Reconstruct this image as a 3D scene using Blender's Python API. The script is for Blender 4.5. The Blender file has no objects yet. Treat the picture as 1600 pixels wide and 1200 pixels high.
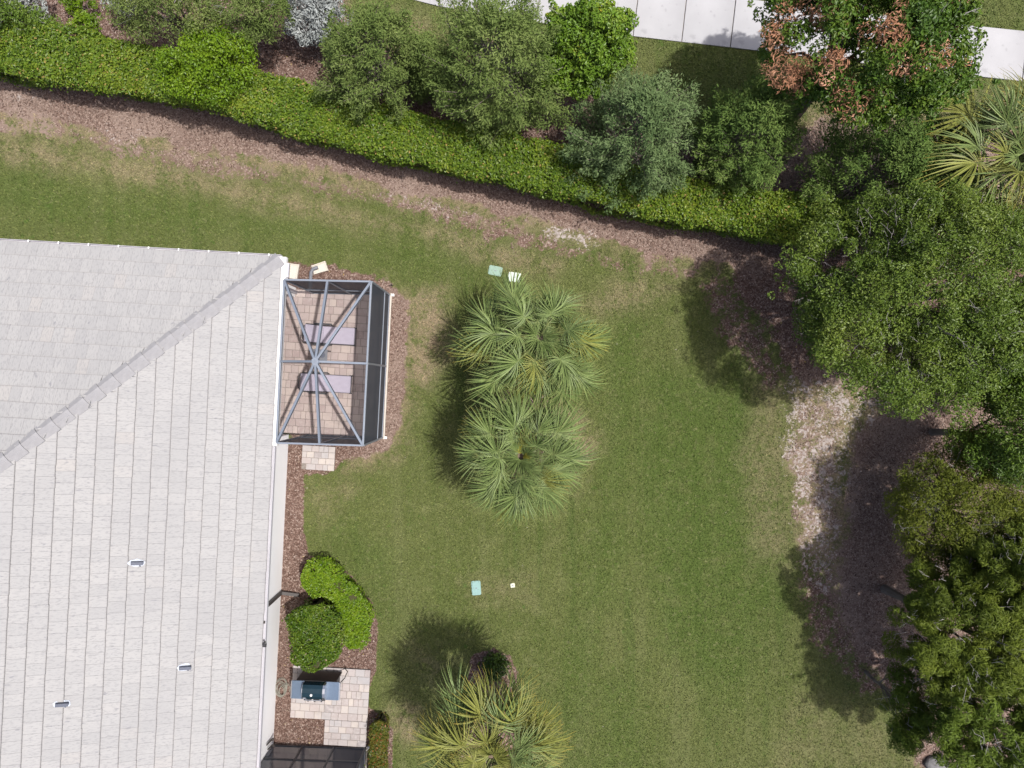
import bpy, math, random
import numpy as np
from mathutils import Vector, Matrix

R = math.radians
random.seed(7)
rng = np.random.default_rng(11)
scene = bpy.context.scene
COL = scene.collection

# ------------------------------------------------------------------ camera, sky, sun, exposure
CAM_H = 22.2                       # height of the drone above the lawn (metres)
PPM = 50.0                         # photo pixels per metre on the lawn
cam_data = bpy.data.cameras.new("camera")
cam = bpy.data.objects.new("camera", cam_data)
COL.objects.link(cam)
cam.location = (0, 0, CAM_H)
cam.rotation_euler = (0, 0, 0)
cam_data.sensor_fit = 'HORIZONTAL'
cam_data.angle = 2 * math.atan(16.0 / CAM_H)
cam_data.clip_end = 3000
scene.camera = cam

SUN = Vector((0.345, -0.022, 1.0)).normalized()      # towards the sun
world = bpy.data.worlds.new("World")
scene.world = world
world.use_nodes = True
wn = world.node_tree.nodes
sky = wn.new("ShaderNodeTexSky")
sky.sky_type = 'NISHITA'
sky.sun_disc = False
sky.sun_elevation = math.asin(SUN.z)
sky.sun_rotation = math.atan2(SUN.x, SUN.y)
sky.dust_density = 4.0
sky.air_density = 0.7
sky.ozone_density = 0.4
bg = wn["Background"]
bg.inputs[1].default_value = 0.15
world.node_tree.links.new(sky.outputs[0], bg.inputs[0])

sun_data = bpy.data.lights.new("sun", 'SUN')
sun_data.energy = 3.9
sun_data.angle = R(0.8)
sun_data.color = (1.0, 0.97, 0.935)
sun = bpy.data.objects.new("sun", sun_data)
COL.objects.link(sun)
sun.location = SUN * 60
sun.rotation_euler = SUN.to_track_quat('Z', 'Y').to_euler()

scene.view_settings.view_transform = 'Standard'
scene.view_settings.look = 'None'
scene.view_settings.exposure = 0.36
scene.view_settings.gamma = 1.0
scene.view_settings.use_curve_mapping = False
scene.render.engine = 'CYCLES'
scene.cycles.max_bounces = 4
scene.cycles.diffuse_bounces = 3
scene.cycles.glossy_bounces = 2
scene.cycles.transparent_max_bounces = 8
scene.cycles.use_denoising = True


def P(px, py, z=0.0):
    """photo pixel + height above the lawn -> world point"""
    k = (1 - z / CAM_H) / PPM
    return Vector(((px - 800) * k, (600 - py) * k, z))


# ------------------------------------------------------------------ helpers
def tag(o, label=None, cat=None, group=None, kind=None):
    if label: o["label"] = label
    if cat: o["category"] = cat
    if group: o["group"] = group
    if kind: o["kind"] = kind
    return o


def link(name, me, mat=None, parent=None):
    o = bpy.data.objects.new(name, me)
    COL.objects.link(o)
    if mat is not None and me is not None and not me.materials:
        me.materials.append(mat)
    if parent is not None:
        o.parent = parent
    return o


def empty(name, loc=(0, 0, 0), rz=0.0):
    o = bpy.data.objects.new(name, None)
    COL.objects.link(o)
    o.location = loc
    o.rotation_euler = (0, 0, rz)
    o.empty_display_size = 0.2
    return o


def np_mesh(name, verts, faces, attrs=None, smooth=False):
    """faces: (N,k) array; attrs: name -> (type, per-vertex array)"""
    me = bpy.data.meshes.new(name)
    verts = np.asarray(verts, dtype=np.float32)
    faces = np.asarray(faces, dtype=np.int32)
    n, k = faces.shape
    me.vertices.add(len(verts))
    me.vertices.foreach_set("co", verts.ravel())
    me.loops.add(n * k)
    me.loops.foreach_set("vertex_index", faces.ravel())
    me.polygons.add(n)
    me.polygons.foreach_set("loop_start", np.arange(n, dtype=np.int32) * k)
    me.polygons.foreach_set("use_smooth", np.full(n, bool(smooth)))
    if attrs:
        for an, (ty, arr) in attrs.items():
            a = me.attributes.new(an, ty, 'POINT')
            arr = np.asarray(arr, dtype=np.float32)
            a.data.foreach_set("color" if ty == 'FLOAT_COLOR' else "value", arr.ravel())
    me.update(calc_edges=True)
    return me


class MB:
    """collects boxes, bars, tubes, lathes and prisms; build() links them as one mesh object"""
    def __init__(self):
        self.v, self.f = [], []

    def add(self, verts, faces):
        o = len(self.v)
        self.v += [tuple(p) for p in verts]
        self.f += [tuple(i + o for i in f) for f in faces]
        return self

    def box(self, a, b, m=None):
        x0, y0, z0 = a; x1, y1, z1 = b
        vs = [(x0, y0, z0), (x1, y0, z0), (x1, y1, z0), (x0, y1, z0), (x0, y0, z1), (x1, y0, z1), (x1, y1, z1), (x0, y1, z1)]
        if m is not None:
            vs = [m @ Vector(p) for p in vs]
        return self.add(vs, [(0, 3, 2, 1), (4, 5, 6, 7), (0, 1, 5, 4), (1, 2, 6, 5), (2, 3, 7, 6), (3, 0, 4, 7)])

    def bar(self, p, q, w, h, up=(0, 0, 1)):
        """rectangular bar from p to q, w across, h along up"""
        p, q = Vector(p), Vector(q)
        d = (q - p).normalized()
        u = Vector(up)
        s = d.cross(u)
        if s.length < 1e-4:
            s = d.cross(Vector((0, 1, 0)))
        s.normalize()
        u = s.cross(d).normalized()
        vs = []
        for c in (p, q):
            for a, b in ((-1, -1), (1, -1), (1, 1), (-1, 1)):
                vs.append(c + s * (a * w / 2) + u * (b * h / 2))
        return self.add(vs, [(3, 2, 1, 0), (4, 5, 6, 7), (0, 1, 5, 4), (1, 2, 6, 5), (2, 3, 7, 6), (3, 0, 4, 7)])

    def tube(self, pts, rads, seg=8, cap=True):
        pts = [Vector(p) for p in pts]
        if not hasattr(rads, '__len__'):
            rads = [rads] * len(pts)
        o = len(self.v)
        prev = None
        for i, p in enumerate(pts):
            d = (pts[min(i + 1, len(pts) - 1)] - pts[max(i - 1, 0)]).normalized()
            if prev is None:
                s = d.cross(Vector((0, 0, 1)))
                if s.length < 1e-3:
                    s = d.cross(Vector((1, 0, 0)))
            else:
                s = prev - d * prev.dot(d)
            s.normalize()
            prev = s
            t = d.cross(s)
            for j in range(seg):
                a = 2 * math.pi * j / seg
                self.v.append(tuple(p + (s * math.cos(a) + t * math.sin(a)) * rads[i]))
        for i in range(len(pts) - 1):
            for j in range(seg):
                k = (j + 1) % seg
                self.f.append((o + i * seg + j, o + i * seg + k, o + (i + 1) * seg + k, o + (i + 1) * seg + j))
        if cap:
            self.f.append(tuple(o + j for j in range(seg))[::-1])
            self.f.append(tuple(o + (len(pts) - 1) * seg + j for j in range(seg)))
        return self

    def prism(self, poly, z0, z1):
        """poly: counter-clockwise list of (x,y)"""
        n = len(poly)
        vs = [(x, y, z0) for x, y in poly] + [(x, y, z1) for x, y in poly]
        fs = [tuple(range(n))[::-1], tuple(range(n, 2 * n))]
        fs += [(i, (i + 1) % n, n + (i + 1) % n, n + i) for i in range(n)]
        return self.add(vs, fs)

    def mesh(self, name, bevel=0.0, smooth=False):
        me = bpy.data.meshes.new(name)
        me.from_pydata([tuple(p) for p in self.v], [], self.f)
        if bevel > 0:
            import bmesh
            bm = bmesh.new(); bm.from_mesh(me)
            bmesh.ops.bevel(bm, geom=list(bm.edges), offset=bevel, segments=2, affect='EDGES', profile=0.5)
            bm.to_mesh(me); bm.free()
        if smooth:
            for p in me.polygons: p.use_smooth = True
        me.update()
        return me

    def build(self, name, mat, parent=None, bevel=0.0, smooth=False):
        return link(name, self.mesh(name, bevel, smooth), mat, parent)


# value noise (numpy)
_LAT = np.random.default_rng(3).random((64, 64, 64)).astype(np.float32)
def noise3(p, scale=1.0, off=0.0):
    q = np.asarray(p, dtype=np.float64) * scale + off
    i = np.floor(q).astype(int)
    f = q - i
    f = f * f * (3 - 2 * f)
    i &= 63
    j = (i + 1) & 63
    out = 0
    for a in (0, 1):
        for b in (0, 1):
            for c in (0, 1):
                w = (f[:, 0] if a else 1 - f[:, 0]) * (f[:, 1] if b else 1 - f[:, 1]) * (f[:, 2] if c else 1 - f[:, 2])
                out = out + w * _LAT[j[:, 0] if a else i[:, 0], j[:, 1] if b else i[:, 1], j[:, 2] if c else i[:, 2]]
    return out
def fbm(p, scale, octaves=3, off=0.0):
    s, a, t = 0, 1.0, 0
    for k in range(octaves):
        s = s + a * noise3(p, scale * 2 ** k, off + 17.3 * k); t += a; a *= 0.55
    return s / t
def sstep(a, b, x):
    t = np.clip((x - a) / (b - a), 0, 1)
    return t * t * (3 - 2 * t)
def poly_sd(pts, poly):
    """signed distance to a polygon, positive inside"""
    pts = np.asarray(pts); poly = np.asarray(poly, dtype=float)
    d = np.full(len(pts), 1e9); inside = np.zeros(len(pts), bool)
    n = len(poly)
    for i in range(n):
        a, b = poly[i], poly[(i + 1) % n]
        e = b - a; w = pts - a
        t = np.clip((w @ e) / (e @ e), 0, 1)
        d = np.minimum(d, np.hypot(*(w - t[:, None] * e).T))
        c1 = (a[1] <= pts[:, 1]) != (b[1] <= pts[:, 1])
        xs = a[0] + (pts[:, 1] - a[1]) / (b[1] - a[1] if b[1] != a[1] else 1e-9) * e[0]
        inside ^= c1 & (pts[:, 0] < xs)
    return np.where(inside, d, -d)
def px_poly(l):
    return [((x - 800) / PPM, (600 - y) / PPM) for x, y in l]


# ------------------------------------------------------------------ materials
class NT:
    def __init__(self, name):
        self.m = bpy.data.materials.new(name)
        self.m.use_nodes = True
        self.t = self.m.node_tree
        self.b = self.t.nodes["Principled BSDF"]
        self.out = self.t.nodes["Material Output"]
    def n(self, ty, **kw):
        nd = self.t.nodes.new(ty)
        for k, v in kw.items():
            if k.startswith('i_'):
                key = k[2:]
                nd.inputs[int(key) if key.isdigit() else key].default_value = v
            else:
                setattr(nd, k, v)
        return nd
    def l(self, a, b):
        self.t.links.new(a, b)
    def noise(self, scale, detail=3.0, rough=0.55, vec=None):
        nd = self.n("ShaderNodeTexNoise")
        nd.inputs["Scale"].default_value = scale
        nd.inputs["Detail"].default_value = detail
        nd.inputs["Roughness"].default_value = rough
        if vec is not None: self.l(vec, nd.inputs["Vector"])
        return nd.outputs["Fac"]
    def ramp(self, fac, stops):
        nd = self.n("ShaderNodeValToRGB")
        r = nd.color_ramp
        while len(r.elements) < len(stops): r.elements.new(0.5)
        for e, (p, c) in zip(r.elements, stops):
            e.position = p
            e.color = (*c, 1) if len(c) == 3 else c
        self.l(fac, nd.inputs[0])
        return nd.outputs[0]
    def mix(self, fac, a, b, mode='MIX'):
        nd = self.n("ShaderNodeMix", data_type='RGBA', blend_type=mode)
        for s, v in ((0, fac), (6, a), (7, b)):
            if isinstance(v, (int, float)): nd.inputs[s].default_value = v
            elif isinstance(v, (tuple, list)): nd.inputs[s].default_value = (*v, 1)
            else: self.l(v, nd.inputs[s])
        return nd.outputs[2]
    def math(self, op, a, b=0.0, c=None, clamp=False):
        nd = self.n("ShaderNodeMath", operation=op, use_clamp=clamp)
        for s, v in enumerate((a, b) if c is None else (a, b, c)):
            if isinstance(v, (int, float)): nd.inputs[s].default_value = v
            else: self.l(v, nd.inputs[s])
        return nd.outputs[0]
    def smooth(self, x, lo, hi):
        nd = self.n("ShaderNodeMapRange", interpolation_type='SMOOTHSTEP')
        self.l(x, nd.inputs[0]); nd.inputs[1].default_value = lo; nd.inputs[2].default_value = hi
        return nd.outputs[0]
    def attr(self, name, out="Fac"):
        return self.n("ShaderNodeAttribute", attribute_name=name).outputs[out]
    def pos(self):
        return self.n("ShaderNodeNewGeometry").outputs["Position"]
    def objc(self):
        return self.n("ShaderNodeTexCoord").outputs["Object"]
    def rnd(self):
        return self.n("ShaderNodeObjectInfo").outputs["Random"]
    def bump(self, h, strength=0.3, dist=0.02):
        nd = self.n("ShaderNodeBump")
        nd.inputs["Strength"].default_value = strength
        nd.inputs["Distance"].default_value = dist
        self.l(h, nd.inputs["Height"]); self.l(nd.outputs[0], self.b.inputs["Normal"])
    def color(self, c):
        if isinstance(c, (tuple, list)): self.b.inputs["Base Color"].default_value = (*c, 1)
        else: self.l(c, self.b.inputs["Base Color"])
    def set(self, rough=None, metal=None, spec=None):
        if rough is not None: self.b.inputs["Roughness"].default_value = rough
        if metal is not None: self.b.inputs["Metallic"].default_value = metal
        if spec is not None: self.b.inputs["Specular IOR Level"].default_value = spec
        return self.m


def plain(name, c, rough=0.6, metal=0.0, spec=0.5, var=0.12, scale=6.0, speck=0.0):
    t = NT(name)
    n1 = t.noise(scale, 4)
    lo = tuple(x * (1 - var) for x in c); hi = tuple(min(1, x * (1 + var)) for x in c)
    col = t.ramp(n1, [(0.3, lo), (0.7, hi)])
    if speck:
        col = t.mix(t.smooth(t.noise(scale * 9, 3), 0.58, 0.72), col, tuple(x * (1 - speck) for x in c))
    t.color(col)
    return t.set(rough, metal, spec)


def leaf_mat(name, dark, mid, light, accent=None, accent_from=0.95, gloss=0.45, trans=0.22, patch=0.6, spec=0.35):
    """leaf colour by the leaf's own random number and by patches of growth"""
    t = NT(name)
    r = t.attr("rnd")
    n = t.noise(patch, 2, vec=t.pos())
    f = t.math('ADD', t.math('MULTIPLY', r, 0.62), t.math('MULTIPLY', t.math('SUBTRACT', n, 0.5), 0.9))
    f = t.math('ADD', f, 0.17)
    col = t.ramp(f, [(0.08, dark), (0.5, mid), (0.92, light)])
    if accent:
        col = t.mix(t.smooth(r, accent_from, accent_from + 0.01), col, accent)
    t.color(col)
    t.set(gloss, 0, spec)
    tr = t.n("ShaderNodeBsdfTranslucent")
    t.l(t.mix(0.5, col, (0.8, 1.0, 0.25), 'MULTIPLY'), tr.inputs[0])
    mx = t.n("ShaderNodeMixShader"); mx.inputs[0].default_value = trans
    t.l(t.b.outputs[0], mx.inputs[1]); t.l(tr.outputs[0], mx.inputs[2]); t.l(mx.outputs[0], t.out.inputs[0])
    return t.m


M = {}

def grass_color(t):
    """shared by the lawn sheet and its blades: patches of turf, dry spots, lush spots"""
    p = t.pos()
    big = t.noise(0.33, 3, vec=p)
    medium = t.noise(1.7, 4, 0.6, vec=p)
    fine = t.noise(9.0, 3, 0.6, vec=p)
    z = t.n("ShaderNodeAttribute", attribute_name="zone")
    sep = t.n("ShaderNodeSeparateColor"); t.l(z.outputs["Color"], sep.inputs[0])
    col = t.ramp(big, [(0.30, (0.096, 0.121, 0.032)), (0.5, (0.112, 0.132, 0.041)), (0.72, (0.127, 0.142, 0.049))])
    col = t.mix(t.smooth(medium, 0.50, 0.72), col, (0.140, 0.155, 0.056))
    mow = t.n("ShaderNodeMapping"); t.l(p, mow.inputs["Vector"]); mow.inputs["Scale"].default_value = (1.5, 0.10, 1.0); mow.inputs["Rotation"].default_value = (0, 0, R(-4))
    track = t.noise(1.0, 3, 0.55, vec=mow.outputs[0])
    col = t.mix(t.math('MULTIPLY', t.smooth(track, 0.52, 0.70), 0.75), col, (0.078, 0.110, 0.027))
    weed = t.noise(4.2, 3, 0.6, vec=p)
    col = t.mix(t.smooth(weed, 0.62, 0.74), col, (0.078, 0.128, 0.026))
    col = t.mix(t.math('MULTIPLY', t.smooth(track, 0.50, 0.32), 0.45), col, (0.150, 0.160, 0.066))
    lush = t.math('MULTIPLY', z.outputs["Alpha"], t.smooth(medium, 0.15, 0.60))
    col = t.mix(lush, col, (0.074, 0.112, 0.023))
    dry = t.math('MULTIPLY', sep.outputs[2], t.smooth(t.math('ADD', fine, t.math('SUBTRACT', medium, 0.5)), 0.22, 0.66))
    col = t.mix(dry, col, (0.285, 0.222, 0.145))
    col = t.mix(t.smooth(fine, 0.53, 0.75), col, (0.150, 0.162, 0.066))
    return col, sep

t = NT("lawn_ground")
gcol, sep = grass_color(t)
p = t.pos()
speck = t.noise(38, 2, 0.7, vec=p)
gcol = t.mix(t.smooth(speck, 0.40, 0.68), t.mix(0.45, gcol, (0.0, 0.0, 0.0)), gcol)
chip = t.n("ShaderNodeTexVoronoi"); chip.inputs["Scale"].default_value = 26; t.l(p, chip.inputs["Vector"])
cs = t.n("ShaderNodeSeparateColor"); t.l(chip.outputs["Color"], cs.inputs[0])
mul = t.ramp(cs.outputs[0], [(0.0, (0.080, 0.047, 0.036)), (0.55, (0.135, 0.085, 0.068)), (0.9, (0.22, 0.155, 0.128)), (1.0, (0.32, 0.25, 0.21))])
fade = t.smooth(t.noise(0.55, 3, vec=p), 0.42, 0.66)
mul = t.mix(t.math('MULTIPLY', t.math('ADD', t.math('MULTIPLY', fade, 0.5), 0.25), sep.outputs[2]), mul, (0.245, 0.185, 0.152))
sandn = t.noise(14, 4, 0.65, vec=p)
snd = t.ramp(sandn, [(0.3, (0.20, 0.165, 0.145)), (0.5, (0.285, 0.245, 0.222)), (0.74, (0.43, 0.385, 0.355))])
n1 = t.noise(2.6, 4, 0.65, vec=p)
n2 = t.noise(11, 3, 0.6, vec=p)
jit = t.math('ADD', t.math('MULTIPLY', t.math('SUBTRACT', n1, 0.5), 1.1), t.math('MULTIPLY', t.math('SUBTRACT', n2, 0.5), 0.9))
mm = t.smooth(t.math('ADD', sep.outputs[0], t.math('MULTIPLY', jit, 0.9)), 0.36, 0.64)
sm = t.smooth(t.math('ADD', sep.outputs[1], t.math('ADD', t.math('MULTIPLY', jit, 1.3), t.math('MULTIPLY', t.math('SUBTRACT', sandn, 0.5), 1.3))), 0.50, 0.72)
col = t.mix(mm, gcol, mul)
col = t.mix(sm, col, snd)
t.color(col); t.set(0.95, 0, 0.15)
t.bump(t.math('ADD', t.noise(45, 3, 0.7, vec=p), t.math('MULTIPLY', n2, 0.8)), 0.55, 0.03)
M['ground'] = t.m

t = NT("grass_blade")
gcol, sep = grass_color(t)
r = t.attr("rnd")
gcol = t.mix(1.0, gcol, t.ramp(r, [(0.0, (0.78, 0.82, 0.74)), (0.6, (1.04, 1.06, 0.95)), (0.95, (1.22, 1.20, 1.1)), (1.0, (1.7, 1.55, 1.5))]), 'MULTIPLY')
t.color(gcol); t.set(0.7, 0, 0.25)
M['grass'] = t.m

t = NT("mulch_chip")
r = t.attr("rnd")
c = t.ramp(r, [(0.0, (0.060, 0.034, 0.026)), (0.45, (0.125, 0.076, 0.060)), (0.8, (0.21, 0.145, 0.118)), (0.994, (0.36, 0.29, 0.25)), (0.998, (0.50, 0.38, 0.06))])
c = t.mix(t.math('MULTIPLY', t.attr("faded"), t.smooth(r, 0.05, 0.8)), c, t.mix(r, (0.14, 0.098, 0.076), (0.33, 0.252, 0.208)))
t.color(c); t.set(0.9, 0, 0.2)
M['chip'] = t.m

M['concrete'] = plain("sidewalk_concrete", (0.345, 0.342, 0.348), 0.9, var=0.13, scale=0.8, speck=0.14, spec=0.2)
M['joint'] = plain("joint_sand", (0.20, 0.175, 0.155), 0.95, var=0.2, scale=12, spec=0.1)

def paver_mat(name, stops, bright):
    t = NT(name)
    base = t.ramp(t.rnd(), stops)
    n1 = t.noise(9, 4, 0.6, vec=t.pos())
    n2 = t.noise(2.2, 3, 0.6, vec=t.pos())
    c = t.mix(t.smooth(n1, 0.42, 0.75), base, tuple(bright))
    c = t.mix(t.math('MULTIPLY', t.smooth(n2, 0.5, 0.75), 0.25), c, (0.20, 0.17, 0.15))
    t.color(c); t.set(0.85, 0, 0.25); t.bump(t.noise(60, 3, vec=t.pos()), 0.25, 0.01)
    return t.m
M['paver_pale'] = paver_mat("pale_paver", [(0.0, (0.27, 0.245, 0.24)), (0.3, (0.36, 0.312, 0.295)), (0.55, (0.315, 0.30, 0.30)), (0.8, (0.375, 0.335, 0.31)), (1.0, (0.42, 0.375, 0.34))], (0.37, 0.338, 0.328))
M['paver_lanai'] = paver_mat("rose_paver", [(0.0, (0.34, 0.265, 0.25)), (0.35, (0.40, 0.325, 0.305)), (0.7, (0.45, 0.37, 0.34)), (1.0, (0.48, 0.40, 0.36))], (0.43, 0.36, 0.335))

def tile_mat(name, axis):
    """pale concrete tile: brushed streaks run down the slope, per-tile tone, dark weather marks"""
    t = NT(name)
    nd = t.n("ShaderNodeMapping")
    t.l(t.pos(), nd.inputs["Vector"])
    nd.inputs["Rotation"].default_value = (0, 0, R(-3.1))
    nd.inputs["Scale"].default_value = (1.2, 30, 30) if axis == 'x' else (30, 1.2, 30)
    st = t.noise(1.0, 4, 0.6, vec=nd.outputs[0])
    nd2 = t.n("ShaderNodeMapping"); t.l(t.pos(), nd2.inputs["Vector"])
    nd2.inputs["Rotation"].default_value = (0, 0, R(-3.1))
    nd2.inputs["Scale"].default_value = (2.2, 17, 17) if axis == 'x' else (17, 2.2, 17)
    mk = t.noise(1.0, 2, 0.5, vec=nd2.outputs[0])
    tone = t.attr("tone")
    base = t.ramp(tone, [(0.0, (0.296, 0.291, 0.286)), (0.5, (0.310, 0.305, 0.299)), (0.96, (0.322, 0.315, 0.307)), (1.0, (0.330, 0.315, 0.300))])
    c = t.mix(t.smooth(st, 0.45, 0.75), base, (0.232, 0.228, 0.229))
    c = t.mix(t.math('MULTIPLY', t.smooth(mk, 0.62, 0.80), t.smooth(t.noise(1.1, 3, 0.6, vec=t.pos()), 0.35, 0.65)), c, (0.17, 0.168, 0.185))
    c = t.mix(t.math('MULTIPLY', t.smooth(t.noise(0.5, 3, vec=t.pos()), 0.45, 0.7), 0.35), c, (0.256, 0.253, 0.254))
    c = t.mix(t.math('MULTIPLY', t.attr("edge"), 0.22), c, (0.13, 0.105, 0.10))  # dark line painted on tail edges in place of the overlap shadow
    t.color(c); t.set(0.9, 0, 0.2); t.bump(st, 0.3, 0.008)
    return t.m
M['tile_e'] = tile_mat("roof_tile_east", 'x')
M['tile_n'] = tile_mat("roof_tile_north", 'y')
M['ridge'] = plain("ridge_tile", (0.262, 0.257, 0.262), 0.9, var=0.08, scale=3, speck=0.18, spec=0.2)
M['underlay'] = plain("roof_underlay", (0.17, 0.16, 0.16), 0.95)
M['white_wall'] = plain("white_stucco", (0.87, 0.87, 0.87), 0.85, var=0.03, scale=2, spec=0.2)
M['white_metal'] = plain("white_painted_metal", (0.76, 0.75, 0.73), 0.45, var=0.06, scale=1.5, speck=0.12)
M['grey_metal'] = plain("grey_gutter", (0.44, 0.43, 0.46), 0.5, var=0.1, scale=3)
M['bronze'] = plain("bronze_downspout", (0.055, 0.048, 0.045), 0.5, var=0.15)
M['alu'] = plain("slate_aluminium", (0.18, 0.205, 0.245), 0.42, 0.15, var=0.10, scale=2.5)
M['dark_frame'] = plain("dark_slate_aluminium", (0.060, 0.064, 0.072), 0.45, 0.15, var=0.1)
M['dark_metal'] = plain("dark_metal", (0.035, 0.034, 0.036), 0.45, 0.2, var=0.2)
M['vent'] = plain("slate_vent", (0.075, 0.085, 0.115), 0.6)
M['lead'] = plain("pale_flashing", (0.40, 0.43, 0.48), 0.7, var=0.12, scale=14)

def screen_mat(name, opacity, c):
    t = NT(name)
    t.color(t.mix(t.math('MULTIPLY', t.noise(1.5, 2, vec=t.pos()), 0.4), c, tuple(x * 1.5 for x in c)))
    t.set(0.8, 0, 0.2)
    tr = t.n("ShaderNodeBsdfTransparent")
    mx = t.n("ShaderNodeMixShader"); mx.inputs[0].default_value = opacity
    t.l(tr.outputs[0], mx.inputs[1]); t.l(t.b.outputs[0], mx.inputs[2]); t.l(mx.outputs[0], t.out.inputs[0])
    return t.m
M['screen_roof'] = screen_mat("roof_screen", 0.14, (0.04, 0.042, 0.05))
M['screen_wall'] = screen_mat("wall_screen", 0.87, (0.045, 0.052, 0.065))

M['lilac'] = plain("lilac_cushion", (0.40, 0.365, 0.435), 0.85, var=0.05, scale=5, spec=0.2)
M['lid'] = plain("grill_lid_enamel", (0.010, 0.026, 0.036), 0.16, var=0.1)
M['steel'] = plain("brushed_steel", (0.55, 0.56, 0.58), 0.3, 0.9, var=0.08)
M['shelf'] = plain("blue_grey_shelf", (0.13, 0.175, 0.24), 0.30, 0.35, var=0.08)
M['grill_black'] = plain("grill_black", (0.018, 0.018, 0.019), 0.5, var=0.2)
M['hose'] = plain("grey_green_hose", (0.22, 0.215, 0.175), 0.6)
M['teal'] = plain("teal_plastic", (0.20, 0.30, 0.235), 0.6, var=0.1, scale=9, speck=0.15)
M['aqua'] = plain("aqua_plastic", (0.19, 0.32, 0.295), 0.6, var=0.08, scale=9, speck=0.15)
M['pale_green'] = plain("pale_green_plastic", (0.44, 0.50, 0.44), 0.6, var=0.08, scale=9, speck=0.15)
M['cream'] = plain("cream_plastic", (0.52, 0.54, 0.42), 0.6)
M['block'] = plain("splash_block_concrete", (0.52, 0.48, 0.42), 0.9, var=0.15, scale=12, speck=0.25, spec=0.2)
M['drain'] = plain("grey_drain_pipe", (0.15, 0.155, 0.175), 0.55)
M['rock'] = plain("grey_rock", (0.15, 0.145, 0.145), 0.9, var=0.3, scale=6, speck=0.5)
M['bark'] = plain("grey_bark", (0.16, 0.135, 0.115), 0.95, var=0.3, scale=10, spec=0.15)
M['twig'] = plain("pale_grey_twig", (0.30, 0.28, 0.265), 0.9, var=0.2, scale=10, spec=0.15)
M['palm_bark'] = plain("palm_bark", (0.15, 0.115, 0.085), 0.95, var=0.3, scale=16, spec=0.15)
M['core'] = plain("hedge_wood", (0.050, 0.048, 0.022), 0.95, var=0.3, scale=6, spec=0.1)

M['hedge'] = leaf_mat("hedge_leaf", (0.051, 0.097, 0.009), (0.117, 0.188, 0.015), (0.210, 0.249, 0.027), (0.33, 0.24, 0.08), 0.975, patch=0.9)
M['lime_leaf'] = leaf_mat("lime_leaf", (0.063, 0.126, 0.005), (0.126, 0.214, 0.008), (0.202, 0.277, 0.017), patch=1.5)
M['deep_lime'] = leaf_mat("deep_lime_leaf", (0.031, 0.071, 0.005), (0.075, 0.132, 0.008), (0.149, 0.199, 0.021), (0.34, 0.26, 0.16), 0.985, patch=1.5)
M['red_leaf'] = leaf_mat("red_tipped_leaf", (0.045, 0.075, 0.008), (0.095, 0.110, 0.012), (0.17, 0.11, 0.02), (0.26, 0.09, 0.03), 0.93, patch=1.8)
M['dark_leaf'] = leaf_mat("dark_shrub_leaf", (0.022, 0.048, 0.008), (0.045, 0.085, 0.010), (0.08, 0.12, 0.015), (0.26, 0.12, 0.03), 0.95, patch=2.0)
M['cedar'] = leaf_mat("cedar_spray", (0.053, 0.085, 0.019), (0.114, 0.159, 0.039), (0.189, 0.233, 0.074), gloss=0.7, trans=0.12, patch=0.8, spec=0.15)
M['cedar_blue'] = leaf_mat("blue_cedar_spray", (0.051, 0.089, 0.029), (0.112, 0.165, 0.061), (0.188, 0.242, 0.110), gloss=0.7, trans=0.12, patch=0.8, spec=0.15)
M['cedar_dark'] = leaf_mat("dark_cedar_spray", (0.045, 0.085, 0.018), (0.100, 0.157, 0.034), (0.170, 0.225, 0.060), gloss=0.7, trans=0.12, patch=0.8, spec=0.15)
M['citrus'] = leaf_mat("bright_leaf", (0.061, 0.122, 0.010), (0.122, 0.214, 0.019), (0.224, 0.296, 0.036), (0.33, 0.31, 0.03), 0.95, patch=1.0)
M['oak'] = leaf_mat("oak_leaf", (0.051, 0.089, 0.011), (0.104, 0.157, 0.019), (0.168, 0.211, 0.038), (0.24, 0.23, 0.14), 0.985, patch=0.5, trans=0.16)
M['maple'] = leaf_mat("green_tree_leaf", (0.034, 0.076, 0.009), (0.076, 0.140, 0.014), (0.151, 0.207, 0.025), (0.26, 0.17, 0.03), 0.985, patch=0.6)
M['brown_leaf'] = leaf_mat("dead_brown_leaf", (0.20, 0.095, 0.052), (0.40, 0.205, 0.120), (0.56, 0.35, 0.24), gloss=0.8, trans=0.1, patch=2.0, spec=0.15)
M['pine'] = leaf_mat("pine_needle", (0.049, 0.071, 0.008), (0.102, 0.137, 0.013), (0.163, 0.197, 0.027), gloss=0.6, trans=0.12, patch=0.6, spec=0.25)
M['pine_deep'] = leaf_mat("deep_pine_needle", (0.043, 0.073, 0.009), (0.093, 0.140, 0.014), (0.157, 0.211, 0.027), gloss=0.6, trans=0.12, patch=0.6, spec=0.25)
M['myrtle'] = leaf_mat("yellow_green_leaf", (0.054, 0.072, 0.008), (0.113, 0.137, 0.014), (0.180, 0.203, 0.027), gloss=0.6, trans=0.14, patch=0.7, spec=0.25)
M['forest'] = leaf_mat("deep_green_leaf", (0.039, 0.076, 0.011), (0.087, 0.146, 0.015), (0.158, 0.215, 0.032), patch=0.7, trans=0.14)
M['silver'] = leaf_mat("silver_leaf", (0.17, 0.19, 0.18), (0.29, 0.31, 0.30), (0.42, 0.44, 0.43), gloss=0.7, trans=0.05, patch=1.4)
M['olive_leaf'] = leaf_mat("olive_leaf", (0.066, 0.102, 0.022), (0.126, 0.168, 0.038), (0.216, 0.252, 0.072), gloss=0.6, trans=0.14, patch=1.2)

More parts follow.
